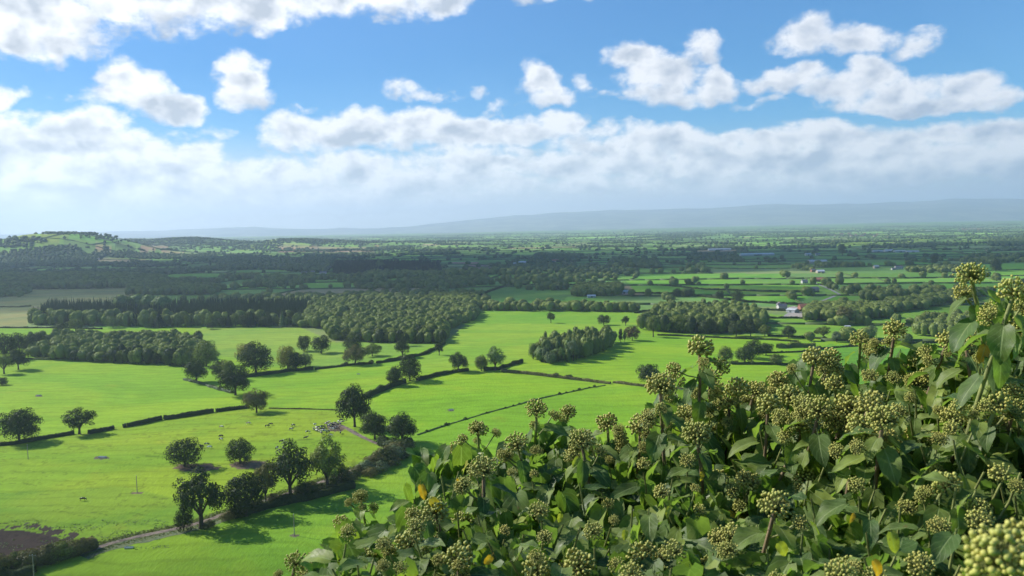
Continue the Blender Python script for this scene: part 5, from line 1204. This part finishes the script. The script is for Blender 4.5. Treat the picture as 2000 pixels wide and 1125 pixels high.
# leafy shoots without an end umbel, and small umbels low in the bush
SHP = [(560,1400),(640,1125),(660,1060),(745,1060),(800,1010),(815,930),(905,905),(985,905),(1040,868),(1130,850),(1180,872),(1235,880),(1268,825),(1375,790),(1450,785),(1560,745),(1680,750),(1780,710),(1880,715),(1915,660),(1960,610),(2200,580),(2200,1400)]
rq = np.random.RandomState(31); got = []
while len(got) < 330:
    px, py = rq.uniform(560, 2120), rq.uniform(590, 1230)
    if not in_poly(np.array([px]), np.array([py]), SHP)[0] or any(abs(px - a) < 24 and abs(py - b) < 26 for a, b in got): continue
    got.append((px, py)); D = float(surfD(px, py)) + rq.uniform(-.10, .10); P_ = at_px(px, py, D); dn = Vector((rq.uniform(-.35, .35), rq.uniform(0, .5), -1)).normalized(); Ls = rq.uniform(.16, .30)
    stems.append(([P_ + dn * (Ls * k / 5) + Vector((rq.uniform(-.004, .004), 0, 0)) for k in range(6)], .0016, .0034, 6, rq.rand() < .6))
    if rq.rand() < .34:
        dia = rq.uniform(.022, .042) ; put_head(P_ - dn * dia * .6, dia, Vector((rq.uniform(-.3, .3), rq.uniform(-.5, .1), 1)).normalized(), 3 + rq.randint(4), dia / P_.y * F)
    g0 = rq.uniform(0, 6.28); nl = rq.randint(5, 9); tb = min(.84, max(0, rq.normal(.34, .22)))
    for k in range(nl):
        tpos = .9 * (k + rq.rand() * .5) / nl; a = g0 + k * 2.4; out = Vector((math.cos(a), math.sin(a), 0)); el_ = rq.uniform(-1.25, .05) + .35 * (1 - tpos) * (k < 2)
        d = out * math.cos(el_) + Vector((0, 0, math.sin(el_))); n = Vector((0, 0, 1)) * math.cos(el_) - out * math.sin(el_) + Vector((rq.uniform(-.25, .25), rq.uniform(-.4, .1), 0)); L_ = rq.uniform(.050, .092) * (.75 + .4 * tpos)
        add_leaf(P_ + dn * Ls * tpos + d * L_ * .28, d, n, L_, min(.84, max(0, tb + rq.normal(0, .14))))
# hand-placed yellowing leaves
for (px, py, L_, tone) in [(822,962,38,.99),(842,992,46,.96),(1296,810,24,.99),(1925,690,38,.98),(1222,1045,24,.94),(960,1098,30,.99),(1706,1112,44,.97),(1740,1060,54,.91),(1668,1012,22,.99),(1308,1000,26,.94),(1520,1076,40,.93),(1095,1012,22,.95),(1130,905,30,.92),(895,945,26,.98),(1370,930,24,.96)]:
    D = float(surfD(px, py)) - .12; d = Vector((rnd.uniform(-.7, .7), -.2, -1)); add_leaf(at_px(px, py - L_ * .4, D), d, Vector((rnd.uniform(-.3, .3), -1, .4)), L_ * D / F * .85, tone)
SIL = [(540,1400),(590,1150),(640,1100),(668,1060),(700,1040),(745,1075),(790,1030),(812,960),(812,900),(850,880),(905,905),(940,890),(985,905),(1040,868),(1085,842),(1130,842),(1180,872),(1235,880),(1268,815),(1330,800),(1375,775),(1410,790),(1450,775),(1500,765),(1560,725),(1620,720),(1680,740),(1720,735),(1780,690),(1830,700),(1880,705),(1915,650),(1930,590),(1975,590),(2060,560),(2300,600),(2300,1400)]
rg = np.random.RandomState(8); n = 0; tries = 0
while n < 4600 and tries < 40000:
    tries += 1; px, py = rg.uniform(540, 2200), rg.uniform(560, 1330)
    if not in_poly(np.array([px]), np.array([py]), SIL)[0]: continue
    if px > 2040 and rg.rand() < .4: continue
    D = float(surfD(px, py)); dep = rg.exponential(.18) + .10
    edge = in_poly(np.array([px, px - 45]), np.array([py - 45, py - 20]), SIL).all()
    if not edge: dep = min(dep, .2)
    p = at_px(px, py, D + min(dep, .75)); a = rg.uniform(0, 6.28); el_ = rg.uniform(-1.35, .2); out = Vector((math.cos(a), math.sin(a), 0))
    d = out * math.cos(el_) + Vector((0, 0, math.sin(el_))); nn = Vector((0, 0, 1)) * math.cos(el_) - out * math.sin(el_) + Vector((rg.uniform(-.35, .35), rg.uniform(-.9, .2), rg.uniform(-.1, .3)))
    L_ = rg.uniform(.055, .098); p = p - d * L_ * .5; tn_ = None
    if rg.rand() < .006: tn_ = rg.uniform(.92, .99)
    add_leaf(p, d, nn, L_, tn_, rnd.randrange(10, 20)); n += 1
# emit: the hundred leaves that show largest are single parts, the rest one mass
def vis(l): c = l[0]; return l[3] / max(.2, (c - cam.location).length) * (1.4 if (c - cam.location).length < surfD(1000 + F * c.x / c.y, 900) + .1 else 1)
order = sorted(range(len(leaves)), key=lambda i: -vis(leaves[i])); single = set(order[:95])
Vs, Qs, Us, Ts = [], [], [], []; o = 0
for i, (p, d, nrm, L_, gi, tone) in enumerate(leaves):
    Mx = basis(d, nrm)
    if i in single:
        ob = new_obj('leaf', leaf_mesh(gi, tone), ivy); ob.matrix_basis = Matrix.Translation(p - RI) @ Mx.to_4x4() @ Matrix.Scale(L_, 4)
        if tone > .9: ob['label'] = 'yellowed ivy leaf'
    else:
        V, Q, UV = LG[gi]; A = np.array(Mx) * L_; Vs.append(V @ A.T + np.array(p - RI)); Qs.append(Q + o); Us.append(UV); Ts.append(np.full(len(V), tone)); o += len(V)
me = bpy.data.meshes.new('foliage'); Qa = np.concatenate(Qs); fill_mesh(me, np.concatenate(Vs), Qa, True); set_leaf_data(me, Qa, np.concatenate(Us), np.concatenate(Ts)); fo = new_obj('foliage', me, ivy); fo['kind'] = 'stuff'
# flower heads
heads.append((at_px(1950, 1088, .66), .0235, Vector((-.1, -.25, 1)).normalized(), -1, 150)); heads.append((at_px(1996, 1058, .70), .018, Vector((.1, -.3, 1)).normalized(), -1, 99)); heads.append((at_px(1925, 1128, .68), .018, Vector((-.3, -.3, 1)).normalized(), -1, 98)); heads.append((at_px(2005, 1120, .66), .020, Vector((.2, -.3, 1)).normalized(), -1, 97))
heads.sort(key=lambda h: -h[4]); mB, mS = [[], [], 0], [[], [], 0]
for i, (P_, r, up, gi, w) in enumerate(heads):
    mh = BIG if gi < 0 else HM[gi]; Mx = up.to_track_quat('Z', 'Y').to_matrix() @ Matrix.Rotation(rnd.uniform(0, 6.28), 3, 'Z')
    if i < 98:
        ob = new_obj('flower_head', mh[0], ivy); ob.matrix_basis = Matrix.Translation(P_ - RI) @ Mx.to_4x4() @ Matrix.Scale(r, 4); new_obj('bud_stalks', mh[1], ob)
    else:
        for acc, G_ in ((mB, mh[2]), (mS, mh[3])): acc[0].append(G_[0] @ (np.array(Mx) * r).T + np.array(P_ - RI)); acc[1].append(G_[1] + acc[2]); acc[2] += len(G_[0])
BUDM2 = BUDM.copy(); [setattr(n_.inputs['Scale'], 'default_value', n_.inputs['Scale'].default_value * 32) for n_ in BUDM2.node_tree.nodes if n_.type == 'TEX_NOISE']
me = bpy.data.meshes.new('small_flower_heads'); fill_mesh(me, np.concatenate(mB[0]), np.concatenate(mB[1]), True); me.materials.append(BUDM2); q = new_obj('small_flower_heads', me, ivy); q['kind'] = 'stuff'
me = bpy.data.meshes.new('small_bud_stalks'); fill_mesh(me, np.concatenate(mS[0]), np.concatenate(mS[1])); me.materials.append(STALK); q = new_obj('small_bud_stalks', me, ivy); q['kind'] = 'stuff'
# stems: the main ones single, short side stalks as one mass
stems.sort(key=lambda s: -s[3]); small = []
def stem_tubes(pts, r0, r1): k = len(pts) - 1; return [(pts[i] - RI, pts[i + 1] - RI, r0 + (r1 - r0) * i / k, r0 + (r1 - r0) * (i + 1) / k) for i in range(k)]
for i, (pts, r0, r1, w, gr) in enumerate(stems):
    if i < 80: new_obj('stem', mesh_of('stem', tubes(stem_tubes(pts, r0, r1), 7), STALK if gr and i % 3 else TWIG, True), ivy)
    else: small += stem_tubes(pts, r0, r1)
q = new_obj('side_stalks', mesh_of('side_stalks', tubes(small, 5), STALK, True), ivy); q['kind'] = 'stuff'
for i in range(26):
    px = rnd.uniform(820, 2050); py = rnd.uniform(960, 1150); D = float(surfD(px, py)) + rnd.uniform(.10, .3); e = at_px(px + 60, py, D); b_ = Vector((ROOT[0] + rnd.uniform(-.5, .9), ROOT[1] + rnd.uniform(-.2, .2), ROOT[2])); pts = []
    for k in range(9): t = k / 8; pts.append(e.lerp(b_, t) + Vector((math.sin(t * 5 + i) * .05, .10 * math.sin(t * 3.14), math.sin(t * 7 + i * 2) * .02)))
    new_obj('branch', mesh_of('branch', tubes(stem_tubes(pts, .004, .012), 7), WOOD, True), ivy)
print('ivy', len(leaves), len(heads), len(stems))
